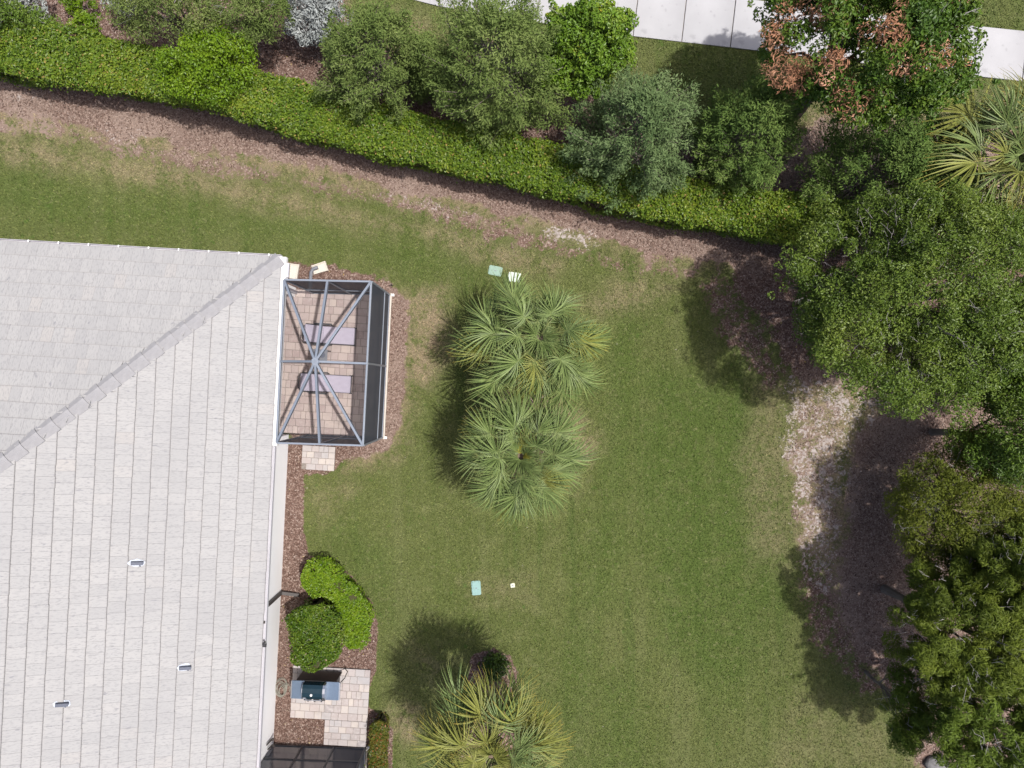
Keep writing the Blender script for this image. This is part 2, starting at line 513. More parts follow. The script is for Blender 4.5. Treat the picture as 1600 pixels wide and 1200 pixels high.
def frond_mat(name, a, b, tip):
    t = NT(name)
    r = t.attr("rnd")
    c = t.ramp(r, [(0.0, tuple(x * 0.5 for x in a)), (0.45, a), (1.0, tuple(x * 1.12 for x in b))])
    c = t.mix(t.math('MULTIPLY', t.rnd(), 0.35), c, b)
    c = t.mix(t.smooth(t.attr("tip"), 0.72, 1.0), c, tip)
    t.color(c); t.set(0.52, 0, 0.28)
    tr = t.n("ShaderNodeBsdfTranslucent"); t.l(c, tr.inputs[0])
    mx = t.n("ShaderNodeMixShader"); mx.inputs[0].default_value = 0.12
    t.l(t.b.outputs[0], mx.inputs[1]); t.l(tr.outputs[0], mx.inputs[2]); t.l(mx.outputs[0], t.out.inputs[0])
    return t.m
M['frond'] = frond_mat("palm_frond", (0.105, 0.155, 0.042), (0.215, 0.270, 0.095), (0.25, 0.26, 0.09))
M['frond_yellow'] = frond_mat("yellowing_frond", (0.160, 0.180, 0.034), (0.265, 0.27, 0.075), (0.38, 0.29, 0.06))
M['frond_gold'] = frond_mat("young_golden_frond", (0.22, 0.22, 0.03), (0.34, 0.30, 0.05), (0.36, 0.28, 0.06))
M['frond_dead'] = frond_mat("dead_frond", (0.17, 0.11, 0.055), (0.32, 0.22, 0.11), (0.30, 0.21, 0.12))
M['petiole'] = plain("palm_petiole", (0.15, 0.175, 0.055), 0.6, var=0.2)

# ------------------------------------------------------------------ house frame (east eave runs along v, north eave along u)
Z_EAVE = 2.9
HO = P(439, 402, Z_EAVE)
E_S = Vector((-0.050, -1, 0)).normalized()
E_W = Vector((-1, 0.0575, 0)).normalized()
def HW(u, v, z=0.0):
    q = HO + E_W * u + E_S * v
    return Vector((q.x, q.y, z))
OVER = 0.46
PITCH = 0.42
U_MAX, V_MAX = 10.5, 17.0

# ------------------------------------------------------------------ ground sheet with its zones
LANAI = [P(x, y, 2.9) for x, y in ((444, 437), (580, 440), (567, 696), (432, 692))]     # NW NE SE SW
mulch_polys = [
    # strip in front of and behind the hedge
    [(-100, -100), (520, -100), (545, 45), (640, 90), (760, 60), (890, 90), (1000, 165), (1090, 215), (1215, 200), (1290, 190), (1440, 185), (1700, 235), (1700, 420),
     (1250, 420), (1170, 425), (1060, 408), (960, 392), (850, 352), (740, 322), (640, 305), (520, 275), (420, 252), (320, 232), (200, 212), (90, 190), (-100, 165)],
    # right-hand bed
    [(1125, 395), (1700, 300), (1700, 1300), (1500, 1300), (1435, 1190), (1405, 1110), (1330, 1010), (1312, 930), (1322, 850), (1320, 760), (1330, 690), (1370, 630), (1250, 600), (1215, 540), (1150, 470)],
    # along the house wall
    [(400, 690), (472, 700), (474, 760), (476, 830), (484, 868), (520, 880), (555, 908), (580, 945), (590, 985), (586, 1050), (570, 1100), (600, 1118), (613, 1140), (616, 1300), (380, 1300)],
    # around the screen enclosure
    [(440, 408), (500, 412), (560, 425), (612, 436), (638, 470), (636, 520), (630, 600), (625, 670), (608, 704), (540, 722), (518, 742), (455, 742)],
    # ring of the small palm bed
    [(738, 1025), (770, 1013), (800, 1022), (812, 1050), (806, 1100), (800, 1200), (720, 1200), (728, 1090)],
]
soft_mulch = [  # thin mulch with grass growing through it
    [(-100, 165), (90, 190), (320, 232), (520, 275), (740, 322), (850, 352), (960, 392), (1060, 408), (1110, 430), (1060, 445), (980, 430), (880, 408), (800, 392), (700, 358), (600, 330), (480, 300), (330, 275), (200, 250), (90, 222), (-100, 200)],
    [(755, 470), (830, 470), (880, 560), (860, 640), (880, 700), (860, 760), (800, 770), (770, 690), (770, 600), (740, 540)],
    [(1125, 400), (1215, 540), (1250, 600), (1200, 620), (1110, 520), (1085, 440)],
    [(1235, 860), (1330, 880), (1400, 1080), (1345, 1095), (1265, 1010)],
    [(1235, 600), (1330, 620), (1320, 760), (1322, 850), (1312, 930), (1270, 920), (1235, 850), (1225, 720)],
]
sand_polys = [
    ([(1225, 585), (1300, 585), (1420, 590), (1400, 640), (1345, 690), (1340, 760), (1320, 780), (1315, 850), (1290, 925), (1245, 900), (1235, 800), (1222, 720), (1215, 650)], 0.53),
    ([(830, 345), (915, 350), (960, 385), (920, 398), (850, 378)], 0.66),
    ([(100, 180), (230, 205), (240, 235), (120, 222)], 0.38),
    ([(520, 275), (640, 300), (760, 330), (740, 350), (600, 315)], 0.40),
    ([(10, 135), (60, 145), (50, 175), (10, 165)], 0.45),
    ([(1440, 140), (1490, 150), (1480, 170), (1430, 160)], 0.5),
    ([(1005, 100), (1040, 115), (1030, 135), (1000, 130)], 0.35),
    ([(1300, 1010), (1375, 1040), (1385, 1080), (1330, 1060)], 0.28),
]
dry_polys = [
    ([(622, 450), (690, 455), (705, 500), (690, 560), (672, 600), (640, 610), (625, 560)], 1.0),
    ([(560, 705), (640, 690), (620, 720), (545, 735)], 0.8),
    ([(480, 770), (540, 735), (560, 760), (500, 820)], 0.45),
    ([(860, 620), (905, 640), (930, 690), (900, 760), (870, 720)], 0.8),
    ([(900, 470), (1000, 420), (1060, 450), (1010, 480), (930, 500)], 0.6),
    ([(610, 1110), (650, 1110), (660, 1160), (615, 1150)], 0.8),
    ([(1180, 590), (1240, 600), (1240, 900), (1180, 880), (1160, 720)], 0.45),
    ([(-50, 200), (330, 275), (700, 360), (880, 410), (860, 430), (600, 355), (300, 300), (-50, 240)], 0.75),
    ([(640, 1000), (700, 1040), (700, 1090), (660, 1060)], 0.5),
    ([(730, 905), (830, 900), (830, 950), (730, 945)], 0.35),
    ([(540, 0), (640, 30), (700, 60), (600, 90), (545, 60)], 0.8),
    ([(1300, 160), (1500, 130), (1600, 160), (1600, 210), (1350, 210)], 0.7),
    ([(1250, 1080), (1420, 1120), (1430, 1250), (1180, 1250)], 0.22),
    ([(1230, 600), (1300, 560), (1800, 560), (1800, 1300), (1460, 1300), (1420, 1110), (1330, 1000), (1300, 900), (1240, 850)], 1.0),
    ([(-100, 100), (400, 180), (800, 300), (1000, 350), (1240, 390), (1240, 420), (1060, 420), (850, 370), (500, 290), (-100, 190)], 1.0),
    ([(1250, 150), (1440, 180), (1700, 230), (1700, 330), (1200, 300)], 1.0),
    ([(600, 430), (650, 470), (645, 600), (625, 710), (530, 740), (560, 700), (605, 600)], 1.0),
]
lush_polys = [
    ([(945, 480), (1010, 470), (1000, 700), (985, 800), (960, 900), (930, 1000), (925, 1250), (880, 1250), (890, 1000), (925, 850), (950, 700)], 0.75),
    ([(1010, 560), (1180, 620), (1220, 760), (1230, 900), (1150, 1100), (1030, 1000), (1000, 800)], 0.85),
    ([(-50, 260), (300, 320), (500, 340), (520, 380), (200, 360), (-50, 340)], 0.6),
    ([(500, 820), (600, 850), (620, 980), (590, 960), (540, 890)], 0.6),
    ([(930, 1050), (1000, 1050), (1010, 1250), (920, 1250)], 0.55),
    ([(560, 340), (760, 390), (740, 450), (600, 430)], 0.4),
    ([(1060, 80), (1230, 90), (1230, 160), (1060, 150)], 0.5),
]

def zone_values(xy):
    """mulch, sand, dry, lush weights at world positions"""
    p3 = np.c_[xy, np.zeros(len(xy))]
    wob = (fbm(p3, 0.9, 3, 5.0) - 0.5) * 0.7 + (fbm(p3, 4.0, 2, 9.0) - 0.5) * 0.35
    mulch = np.zeros(len(xy)); sand = mulch.copy(); dry = mulch.copy(); lush = mulch.copy()
    for i, pl in enumerate(mulch_polys):
        k = 0.25 if i in (2, 4) else 0.6 if i == 3 else 1.2
        sd = poly_sd(xy, px_poly(pl)) + wob * k
        w = 0.10 if i in (2, 4) else 0.22 if i == 3 else 0.8 if i == 1 else 0.4
        mulch = np.maximum(mulch, sstep(-w, w, sd))
    for pl in soft_mulch:
        mulch = np.maximum(mulch, 0.56 * sstep(-0.45, 0.45, poly_sd(xy, px_poly(pl)) + wob * 0.8))
    for pl, a in sand_polys:
        sand = np.maximum(sand, a * sstep(-0.4, 0.4, poly_sd(xy, px_poly(pl)) + wob * 0.9))
    for pl, a in dry_polys:
        dry = np.maximum(dry, a * sstep(-0.5, 0.5, poly_sd(xy, px_poly(pl)) + wob))
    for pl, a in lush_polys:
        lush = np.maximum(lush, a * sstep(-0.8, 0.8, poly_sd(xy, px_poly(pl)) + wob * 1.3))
    return np.c_[mulch, sand, dry, lush]

def far_axis(lo, hi, step):
    inner = np.arange(lo, hi + step / 2, step)
    return np.r_[-1500, -400, -120, -50, lo - 6, inner, hi + 6, 50, 120, 400, 1500]
gx = far_axis(-18, 18, 0.1); gy = far_axis(-14, 14, 0.1)
GX, GY = np.meshgrid(gx, gy)
xy = np.c_[GX.ravel(), GY.ravel()]
zone = zone_values(xy)
nx, ny = len(gx), len(gy)
idx = np.arange(nx * ny).reshape(ny, nx)
faces = np.c_[idx[:-1, :-1].ravel(), idx[:-1, 1:].ravel(), idx[1:, 1:].ravel(), idx[1:, :-1].ravel()]
gz = (fbm(np.c_[xy, np.zeros(len(xy))], 0.35, 3) - 0.5) * 0.05 - 0.045
gz = np.where((np.abs(xy[:, 0]) < 18.5) & (np.abs(xy[:, 1]) < 14.5), gz, -0.05)
me = np_mesh("ground", np.c_[xy, gz], faces, {"zone": ('FLOAT_COLOR', zone)}, smooth=True)
ground = tag(link("ground", me, M['ground']), kind="structure")
ZGRID = zone.reshape(ny, nx, 4); HGRID = gz.reshape(ny, nx)
def grid_at(xy, arr):
    fx = np.interp(xy[:, 0], gx, np.arange(nx)); fy = np.interp(xy[:, 1], gy, np.arange(ny))
    i = np.clip(fx.astype(int), 0, nx - 2); j = np.clip(fy.astype(int), 0, ny - 2)
    a = fx - i; b = fy - j
    if arr.ndim == 3: a = a[:, None]; b = b[:, None]
    return arr[j, i] * (1 - a) * (1 - b) + arr[j, i + 1] * a * (1 - b) + arr[j + 1, i] * (1 - a) * b + arr[j + 1, i + 1] * a * b
def ground_z(x, y):
    return float(grid_at(np.array([[x, y]]), HGRID)[0])

# ------------------------------------------------------------------ sidewalk: concrete slabs
edge_x = [560, 640, 700, 860, 1000, 1150, 1300, 1450, 1600, 1720]
edge_y = [-24, -1, 13, 38, 58, 75, 93, 111, 127, 141]
def walk_edge(px): return float(np.interp(px, edge_x, edge_y))
cuts = [1749 - 76 * k for k in range(16)]
WALK = 1.56
walk_poly = []
def walk_pts(px):
    a = P(px, walk_edge(px)); t_ = (P(px + 40, walk_edge(px + 40)) - P(px - 40, walk_edge(px - 40))).normalized()
    n_ = Vector((-t_.y, t_.x, 0))
    return a, a + n_ * WALK, t_
mb = MB()
xs = sorted(cuts)
low, high = [], []
for px in xs:
    a, b, _ = walk_pts(px); low.append((a.x, a.y)); high.append((b.x, b.y))
walk_poly = low + high[::-1]
for i in range(len(xs) - 1):
    mb.prism([low[i], low[i + 1], high[i + 1], high[i]], -0.10, -0.03)
sidewalk = tag(mb.build("sidewalk", M['joint']), kind="structure")
for i in range(len(xs) - 1):
    a0, b0, t0 = walk_pts(xs[i]); a1, b1, t1 = walk_pts(xs[i + 1])
    g = 0.013
    pl = [a0 + t0 * g, a1 - t1 * g, b1 - t1 * g, b0 + t0 * g]
    zt = 0.012 + random.uniform(-0.004, 0.004)
    MB().prism([(q.x, q.y) for q in pl], -0.028, zt).build("slab", M['concrete'], sidewalk, bevel=0.008)

# ------------------------------------------------------------------ paver fields (each paver a piece of its patio)
PATIO_RECTS = []
def paver_field(name, o, rz, rects, mat, z=0.03, course=0.225, lens=(0.15, 0.225, 0.30), cut=None, label=None):
    """rects: local (x0,y0,x1,y1); pavers in staggered courses over a bed of joint sand"""
    root = empty(name, (o.x, o.y, 0), rz)
    tag(root, kind="structure")
    bed = MB()
    for x0, y0, x1, y1 in rects:
        bed.box((x0 + 0.01, y0 + 0.01, -0.10), (x1 - 0.01, y1 - 0.01, z - 0.010))
        c, s = math.cos(rz), math.sin(rz)
        PATIO_RECTS.append([(o.x + c * x - s * y, o.y + s * x + c * y) for x, y in ((x0, y0), (x1, y0), (x1, y1), (x0, y1))])
    bed.build("joint_bed", M['joint'], root)
    cache = {}
    for x0, y0, x1, y1 in rects:
        n = max(1, round((y1 - y0) / course)); dy = (y1 - y0) / n
        for j in range(n):
            x = x0
            while x < x1 - 0.02:
                w = random.choice(lens)
                if x1 - (x + w) < 0.11: w = x1 - x
                cx, cy = x + w / 2, y0 + (j + 0.5) * dy
                x += w
                if cut and cut(cx, cy): continue
                key = (round(w, 3), round(dy, 3))
                if key not in cache:
                    hw, hd = w / 2 - 0.005, dy / 2 - 0.005
                    b = 0.006
                    m_ = MB()
                    m_.add([(-hw, -hd, -0.02), (hw, -hd, -0.02), (hw, hd, -0.02), (-hw, hd, -0.02), (-hw, -hd, -b), (hw, -hd, -b), (hw, hd, -b), (-hw, hd, -b),
                            (-hw + b, -hd + b, 0), (hw - b, -hd + b, 0), (hw - b, hd - b, 0), (-hw + b, hd - b, 0)],
                           [(0, 1, 5, 4), (1, 2, 6, 5), (2, 3, 7, 6), (3, 0, 4, 7), (4, 5, 9, 8), (5, 6, 10, 9), (6, 7, 11, 10), (7, 4, 8, 11), (8, 9, 10, 11)])
                    cache[key] = m_.mesh("paver"); cache[key].materials.append(mat)
                pv = link("paver", cache[key], None, root)
                pv.location = (cx, cy, z + random.uniform(-0.002, 0.002))
                pv.rotation_euler = (random.uniform(-.006, .006), random.uniform(-.006, .006), random.uniform(-.008, .008))
    return root

RZ = math.atan2(-E_S.x, -E_S.y) * -1          # house-aligned rotation
RZ = -math.atan2(-E_S.x, -E_S.y)
RZ = -math.radians(3.4)
lo = P(*[612, 684]); 
# lanai floor: rectangle under the enclosure and back under the roof to the recessed wall
SE = LANAI[2]; NE = LANAI[1]
lan_o = Vector((SE.x, SE.y, 0))
lan_len = (NE - SE).length
paver_field("lanai_patio", lan_o, RZ, [(-3.40, -0.04, 0.03, lan_len)], M['paver_lanai'], z=0.04, course=0.232)
paver_field("landing_patio", P(471, 733), RZ, [(0, 0, 1.03, 0.76)], M['paver_pale'], z=0.05, course=0.19,
            cut=lambda x, y: x < 0.14 and (y < 0.12 or y > 0.70))
gp = P(572, 1167)
paver_field("grill_patio", gp, RZ, [(-1.33, 0, 0.0, 0.79), (-2.42, 0.79, 0.0, 2.42)], M['paver_pale'], z=0.04, course=0.225)
paver_field("rear_lanai_patio", P(571, 1168), RZ, [(-2.9, -2.6, 0.0, -0.08)], M['paver_lanai'], z=0.03, course=0.225)

HOUSE_POLY = [tuple(HW(u, v)[:2]) for u, v in ((OVER, OVER), (12, OVER), (12, 18), (OVER, 18))]

# ------------------------------------------------------------------ grass blades and mulch chips
def covered(xy):
    bad = poly_sd(xy, HOUSE_POLY) > -0.02
    bad |= poly_sd(xy, walk_poly) > 0.045 * noise3(np.c_[xy, xy[:, 0] * 0], 2.5)
    for r_ in PATIO_RECTS: bad |= poly_sd(xy, r_) > -0.01
    return bad
def scatter(n, keep):
    xy = np.c_[rng.uniform(-17.2, 17.2, n), rng.uniform(-13.2, 13.2, n)]
    z = grid_at(xy, ZGRID)
    p3 = np.c_[xy, np.zeros(n)]
    j = (fbm(p3, 2.2, 2, 3.0) - 0.5) * 0.9 + (noise3(p3, 9.0, 1.0) - 0.5) * 0.5
    ok = keep(z, j) & ~covered(xy)
    return xy[ok], z[ok]

gxy, gzone = scatter(620000, lambda z, j: (z[:, 0] + j * 0.7 < 0.44 + 0.0 * z[:, 0]) & (z[:, 1] + j < 0.5))
n = len(gxy)
h = grid_at(gxy, HGRID)
ang = rng.uniform(0, 2 * np.pi, n); L = rng.uniform(0.045, 0.085, n); W = rng.uniform(0.010, 0.020, n)
lean = rng.uniform(0.35, 1.0, n)
d = np.c_[np.cos(ang), np.sin(ang)]; s = np.c_[-np.sin(ang), np.cos(ang)]
v0 = np.c_[gxy - s * W[:, None], h - 0.004]; v1 = np.c_[gxy + s * W[:, None], h - 0.004]
v2 = np.c_[gxy + d * (L * lean)[:, None], h + L * np.sqrt(1.02 - lean ** 2 * 0.98)]
V = np.stack([v0, v1, v2], 1).reshape(-1, 3)
rv = np.repeat(rng.random(n), 3)
me = np_mesh("grass", V, np.arange(3 * n).reshape(-1, 3), {"rnd": ('FLOAT', rv), "zone": ('FLOAT_COLOR', np.repeat(gzone, 3, 0))})
tag(link("grass", me, M['grass']), "short green lawn grass with dry patches between hedge and house", "grass", kind="stuff")

cxy, czone = scatter(520000, lambda z, j: (z[:, 0] + j * 0.8 > 0.62))
n = len(cxy)
h = grid_at(cxy, HGRID)
ang = rng.uniform(0, 2 * np.pi, n); L = rng.uniform(0.012, 0.034, n); W = rng.uniform(0.005, 0.011, n)
d = np.c_[np.cos(ang), np.sin(ang), rng.normal(0, 0.3, n)]; s = np.c_[-np.sin(ang), np.cos(ang), rng.normal(0, 0.35, n)]
c = np.c_[cxy, h + rng.uniform(0.004, 0.03, n)]
V = np.stack([c - d * L[:, None] - s * W[:, None], c + d * L[:, None] - s * W[:, None], c + d * L[:, None] + s * W[:, None], c - d * L[:, None] + s * W[:, None]], 1).reshape(-1, 3)
me = np_mesh("mulch", V, np.arange(4 * n).reshape(-1, 4), {"rnd": ('FLOAT', np.repeat(rng.random(n), 4)), "faded": ('FLOAT', np.repeat(czone[:, 2], 4))})
tag(link("mulch", me, M['chip']), "brown bark mulch covering the planting beds", "mulch", kind="stuff")

# ------------------------------------------------------------------ house
house = tag(empty("house", HW(OVER, OVER, 0)), "white walled house with pale grey tiled hip roof", "house")
HINV = Matrix.Translation(-house.location)
def hbuild(mb, name, mat, parent=house, **kw):
    mb.v = [tuple(Vector(p) - house.location) for p in mb.v]
    return mb.build(name, mat, parent, **kw)
def hquad(mb, pts, th):
    """slab from a planar quad given in world points, thickened downwards"""
    top = [Vector(p) for p in pts]; bot = [p - Vector((0, 0, th)) for p in top]
    n = len(top)
    mb.add(top + bot, [tuple(range(n)), tuple(range(n, 2 * n))[::-1]] + [(i, n + i, n + (i + 1) % n, (i + 1) % n) for i in range(n)])

V_A, V_B = OVER + 0.30, 5.05          # recessed lanai between these v values
def wall_piece(u0, v0, u1, v1, z1=2.62):
    mb = MB()
    c = [HW(u0, v0), HW(u1, v0), HW(u1, v1), HW(u0, v1)]
    mb.prism([(p.x, p.y) for p in c], -0.12, z1)
    return hbuild(mb, "wall", M['white_wall'])
wall_piece(OVER, OVER, OVER + 0.35, V_A)                        # corner pier
wall_piece(OVER + 0.35, OVER, U_MAX, OVER + 0.25)               # north wall
wall_piece(OVER + 2.6, OVER + 0.25, OVER + 2.85, V_B)           # recessed wall
wall_piece(OVER, V_B, OVER + 0.28, V_MAX)                       # east wall
wall_piece(OVER + 0.28, V_B, OVER + 2.6, V_B + 0.25)
mb = MB()                                                       # soffit
hquad(mb, [HW(0.06, 0.06, 2.66), HW(0.06, V_MAX, 2.66), HW(U_MAX, V_MAX, 2.66), HW(U_MAX, 0.06, 2.66)], 0.03)
hbuild(mb, "soffit", M['white_wall'])

roof = MB()
def RP(u, v, lift=0.0):
    return HW(u, v, Z_EAVE - 0.05 + PITCH * min(u, v) + lift)
apex = U_MAX
roof.add([RP(0.05, 0.05), RP(0.05, V_MAX), RP(U_MAX, V_MAX), RP(U_MAX, U_MAX), RP(U_MAX, 0.05)], [(0, 1, 2, 3), (0, 3, 4)])
roof_o = hbuild(roof, "roof", M['underlay'])
roof_o["label"] = "pale grey concrete tile hip roof"

# tiles --------------------------------------------------------
COURSE, TW = 0.385, 0.285
def tile_geo(u0, u1, v0, v1, side, tone):
    """tile from downslope edge u0 to head u1 (distance from eave), v0..v1 along the eave; side 'e' or 'n'"""
    th = 0.028
    def pt(a, b, lift):
        u, v = (a, b) if side == 'e' else (b, a)
        z = Z_EAVE - 0.05 + PITCH * a + lift
        return HW(u, v, z) - house.location
    tail, head = 0.062, 0.026
    g = 0.0016
    v0 += g; v1 -= g
    us = u0 + 0.016
    sl_ = tail + (head - tail) * (us - u0) / (u1 - u0)
    top = [pt(u0, v0, tail), pt(u0, v1, tail), pt(u1, v1, head), pt(u1, v0, head)]
    bot = [pt(u0, v0, tail - th), pt(u0, v1, tail - th), pt(u1, v1, head - th), pt(u1, v0, head - th)]
    strip = [pt(us, v0, sl_), pt(us, v1, sl_), pt(us, v0, sl_), pt(us, v1, sl_)]      # 8 9 tail strip, 10 11 body
    return top + bot + strip
TF_E = [(0, 1, 9, 8), (10, 11, 2, 3), (0, 4, 5, 1), (1, 5, 6, 2, 9), (2, 6, 7, 3), (3, 7, 4, 0, 8)]
TF_N = [tuple(reversed(f)) for f in TF_E]
tiles = []
trng = random.Random(5)
for side in 'en':
    k = 0
    while True:
        u0 = -0.02 + k * COURSE
        if u0 > 8.2: break
        u1 = u0 + COURSE + 0.05
        start = u0 + 0.12                       # clear of the hip
        end = V_MAX if side == 'e' else U_MAX
        off = (k % 2) * TW / 2 + trng.uniform(-0.02, 0.02)
        j = math.floor((start - off) / TW)
        while True:
            v0 = off + j * TW; v1 = v0 + TW; j += 1
            if v0 > end: break
            lo_ = max(v0, u0 + 0.10)
            if lo_ > v1 - 0.05: continue
            vs = tile_geo(u0 + trng.uniform(-0.006, 0.006), u1, lo_, v1, side, 0)
            # head corner trimmed along the hip
            cen = sum((v for v in vs[:4]), Vector()) / 4 + house.location
            kx = PPM / (1 - cen.z / CAM_H)
            px_, py_ = 800 + cen.x * kx, 600 - cen.y * kx
            if px_ < -130 or py_ > 1330: continue
            clipn = u1 - lo_
            if clipn > 0:
                a, b = (0, 3)
                # slide the head corner so that the tile stops at the hip line
                nv = min(u1 + 0.03, v1 - 0.01)
                for q, dz in ((3, 0), (7, 0)):
                    ref = vs[2] if q == 3 else vs[6]
                    fr = (nv - lo_) / max(1e-4, (v1 - lo_))
                    vs[q] = vs[q].lerp(ref, max(0, min(0.96, fr)))
            inside = 5 < px_ < 1595 and 5 < py_ < 1195
            tiles.append((kx if inside else 0, side, vs, trng.random() ** 1.0))
        k += 1
tiles.sort(key=lambda q: -q[0])
def tile_mesh(name, lst):
    V_, F_, T_, E_ = [], [], [], []
    for _, side, vs, tone in lst:
        o = len(V_)
        V_ += [tuple(v) for v in vs]
        F_ += [tuple(i + o for i in f) for f in (TF_E if side == 'e' else TF_N)]
        T_ += [tone] * 12
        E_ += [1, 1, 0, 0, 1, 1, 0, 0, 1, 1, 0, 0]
    me = bpy.data.meshes.new(name)
    me.from_pydata(V_, [], F_)
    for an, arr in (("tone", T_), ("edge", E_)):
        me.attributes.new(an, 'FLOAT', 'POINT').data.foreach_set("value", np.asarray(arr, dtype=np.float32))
    return me
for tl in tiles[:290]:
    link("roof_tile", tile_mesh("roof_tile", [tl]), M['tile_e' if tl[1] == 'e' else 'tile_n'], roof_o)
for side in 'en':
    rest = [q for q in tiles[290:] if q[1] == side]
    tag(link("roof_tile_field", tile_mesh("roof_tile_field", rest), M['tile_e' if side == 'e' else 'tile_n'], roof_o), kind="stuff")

# hip caps along the diagonal
hip_dir = None
n_caps = 26
for i in range(n_caps):
    a = 0.02 + i * 0.29
    p0 = HW(a, a, Z_EAVE - 0.05 + PITCH * a + 0.085) - house.location
    p1 = HW(a + 0.33, a + 0.33, Z_EAVE - 0.05 + PITCH * (a + 0.33) + 0.050) - house.location
    d_ = (p1 - p0).normalized(); s_ = d_.cross(Vector((0, 0, 1))).normalized(); u_ = s_.cross(d_)
    mb = MB()
    prof = [(-0.215, -0.125), (-0.200, -0.070), (-0.07, 0.005), (0.07, 0.005), (0.200, -0.070), (0.215, -0.125)]
    vs = [p0 + s_ * x + u_ * y for x, y in prof] + [p1 + s_ * x * 0.93 + u_ * y for x, y in prof]
    fs = [(j, j + 1, 7 + j, 6 + j) for j in range(5)] + [tuple(range(5, -1, -1)), tuple(range(6, 12))]
    mb.add(vs, fs)
    mb.build("ridge_tile", M['ridge'], roof_o)

# vents on the east slope
for px, py in ((214, 879), (289, 1042), (97, 1099)):
    z = 4.0
    for _ in range(12):
        q = P(px, py, z); u = (q - HO).dot(E_W) ; z = Z_EAVE + PITCH * u
    loc = P(px, py, z) - house.location
    sl = math.atan(PITCH)
    m_ = Matrix.Translation(loc) @ Matrix.Rotation(RZ, 4, 'Z') @ Matrix.Rotation(sl, 4, 'Y')
    mb = MB()
    ring = []
    rr = random.Random(px)
    for j in range(16):
        a = 2 * math.pi * j / 16
        ring.append((0.20 * math.cos(a) * rr.uniform(0.85, 1.1), 0.105 * math.sin(a) * rr.uniform(0.8, 1.1)))
    mb.prism(ring, 0.0, 0.035)
    mb.v = [tuple(m_ @ Vector(v)) for v in mb.v]
    mb.build("vent_flashing", M['lead'], roof_o)
    mb = MB()
    mb.add([(-0.14, -0.045, 0.03), (0.14, -0.045, 0.03), (0.14, 0.05, 0.03), (-0.14, 0.05, 0.03), (-0.13, -0.035, 0.12), (0.15, -0.035, 0.15), (0.15, 0.045, 0.15), (-0.13, 0.045, 0.12)],
           [(4, 5, 6, 7), (0, 1, 5, 4), (1, 2, 6, 5), (2, 3, 7, 6), (3, 0, 4, 7)])
    mb.tube([(0.06, -0.05, 0.035), (0.085, -0.10, 0.035)], 0.018, 6)
    mb.v = [tuple(m_ @ Vector(v)) for v in mb.v]
    mb.build("vent_hood", M['vent'], roof_o, bevel=0.008)

# gutters, fascia, downspouts
def channel(mb, p, q, w, h, th, out):
    """open U-channel from p to q (top edge heights), out: outward unit vector"""
    p, q, out = Vector(p), Vector(q), Vector(out)
    prof = [(0, 0), (0, -h), (w, -h), (w, 0), (w - th, 0), (w - th, -h + th), (th, -h + th), (th, 0)]
    vs = [c + out * a + Vector((0, 0, b)) for c in (p, q) for a, b in prof]
    n = len(prof)
    mb.add(vs, [(j, (j + 1) % n, n + (j + 1) % n, n + j) for j in range(n)] + [tuple(range(n))[::-1], tuple(range(n, 2 * n))])
OUT_E, OUT_N = -E_W, -E_S
mb = MB(); channel(mb, HW(0.035, -0.02, 2.87), HW(0.035, 5.13, 2.87), 0.17, 0.16, 0.03, OUT_E)
mb.box((-0.0, 0, 0), (0.0001, 0.0001, 0.0001))
hbuild(mb, "gutter", M['white_metal'])
mb = MB()
a, b = HW(0.035, -0.02, 2.872), HW(0.035, 5.13, 2.872)
mb.add([a - E_W * 0.03, b - E_W * 0.03, b - E_W * 0.14, a - E_W * 0.14], [(0, 3, 2, 1)])
hbuild(mb, "gutter_cover", M['white_metal'])
mb = MB(); channel(mb, HW(0.035, 5.15, 2.85), HW(0.035, V_MAX, 2.85), 0.115, 0.12, 0.012, OUT_E)
hbuild(mb, "gutter", M['grey_metal'])
mb = MB(); channel(mb, HW(0.02, 0.035, 2.85), HW(U_MAX, 0.035, 2.85), 0.115, 0.12, 0.012, OUT_N)
hbuild(mb, "gutter", M['grey_metal'])
for k in range(13):
    mb = MB(); c = HW(0.35 + k * 0.82, 0.03, 2.853); mb.bar(c + OUT_N * 0.0, c + OUT_N * 0.12, 0.035, 0.006)
    hbuild(mb, "gutter_hanger", M['white_metal'])
mb = MB()
mb.bar(HW(0.05, 0.05, 2.72), HW(0.05, V_MAX, 2.72), 0.025, 0.18)
hbuild(mb, "fascia", M['white_metal'])
mb = MB()
mb.bar(HW(0.06, 0.055, 2.72), HW(U_MAX, 0.055, 2.72), 0.025, 0.18)
hbuild(mb, "fascia", M['white_metal'])
# bronze downspout on the east wall with its pipe along the mulch
vd = (Vector((HO.x, HO.y)) - Vector(P(440, 925)[:2])).length
vd = (P(440, 925) - HW(0, 0)).dot(E_S)
mb = MB()
mb.bar(HW(-0.02, vd, 2.74), HW(OVER - 0.06, vd, 2.40), 0.075, 0.10)
mb.bar(HW(OVER - 0.05, vd, 2.43), HW(OVER - 0.05, vd, 0.10), 0.10, 0.075, up=E_W)
mb.bar(HW(OVER - 0.06, vd, 0.10), HW(OVER - 0.60, vd + 0.05, 0.05), 0.10, 0.075)
hbuild(mb, "downspout", M['bronze'])
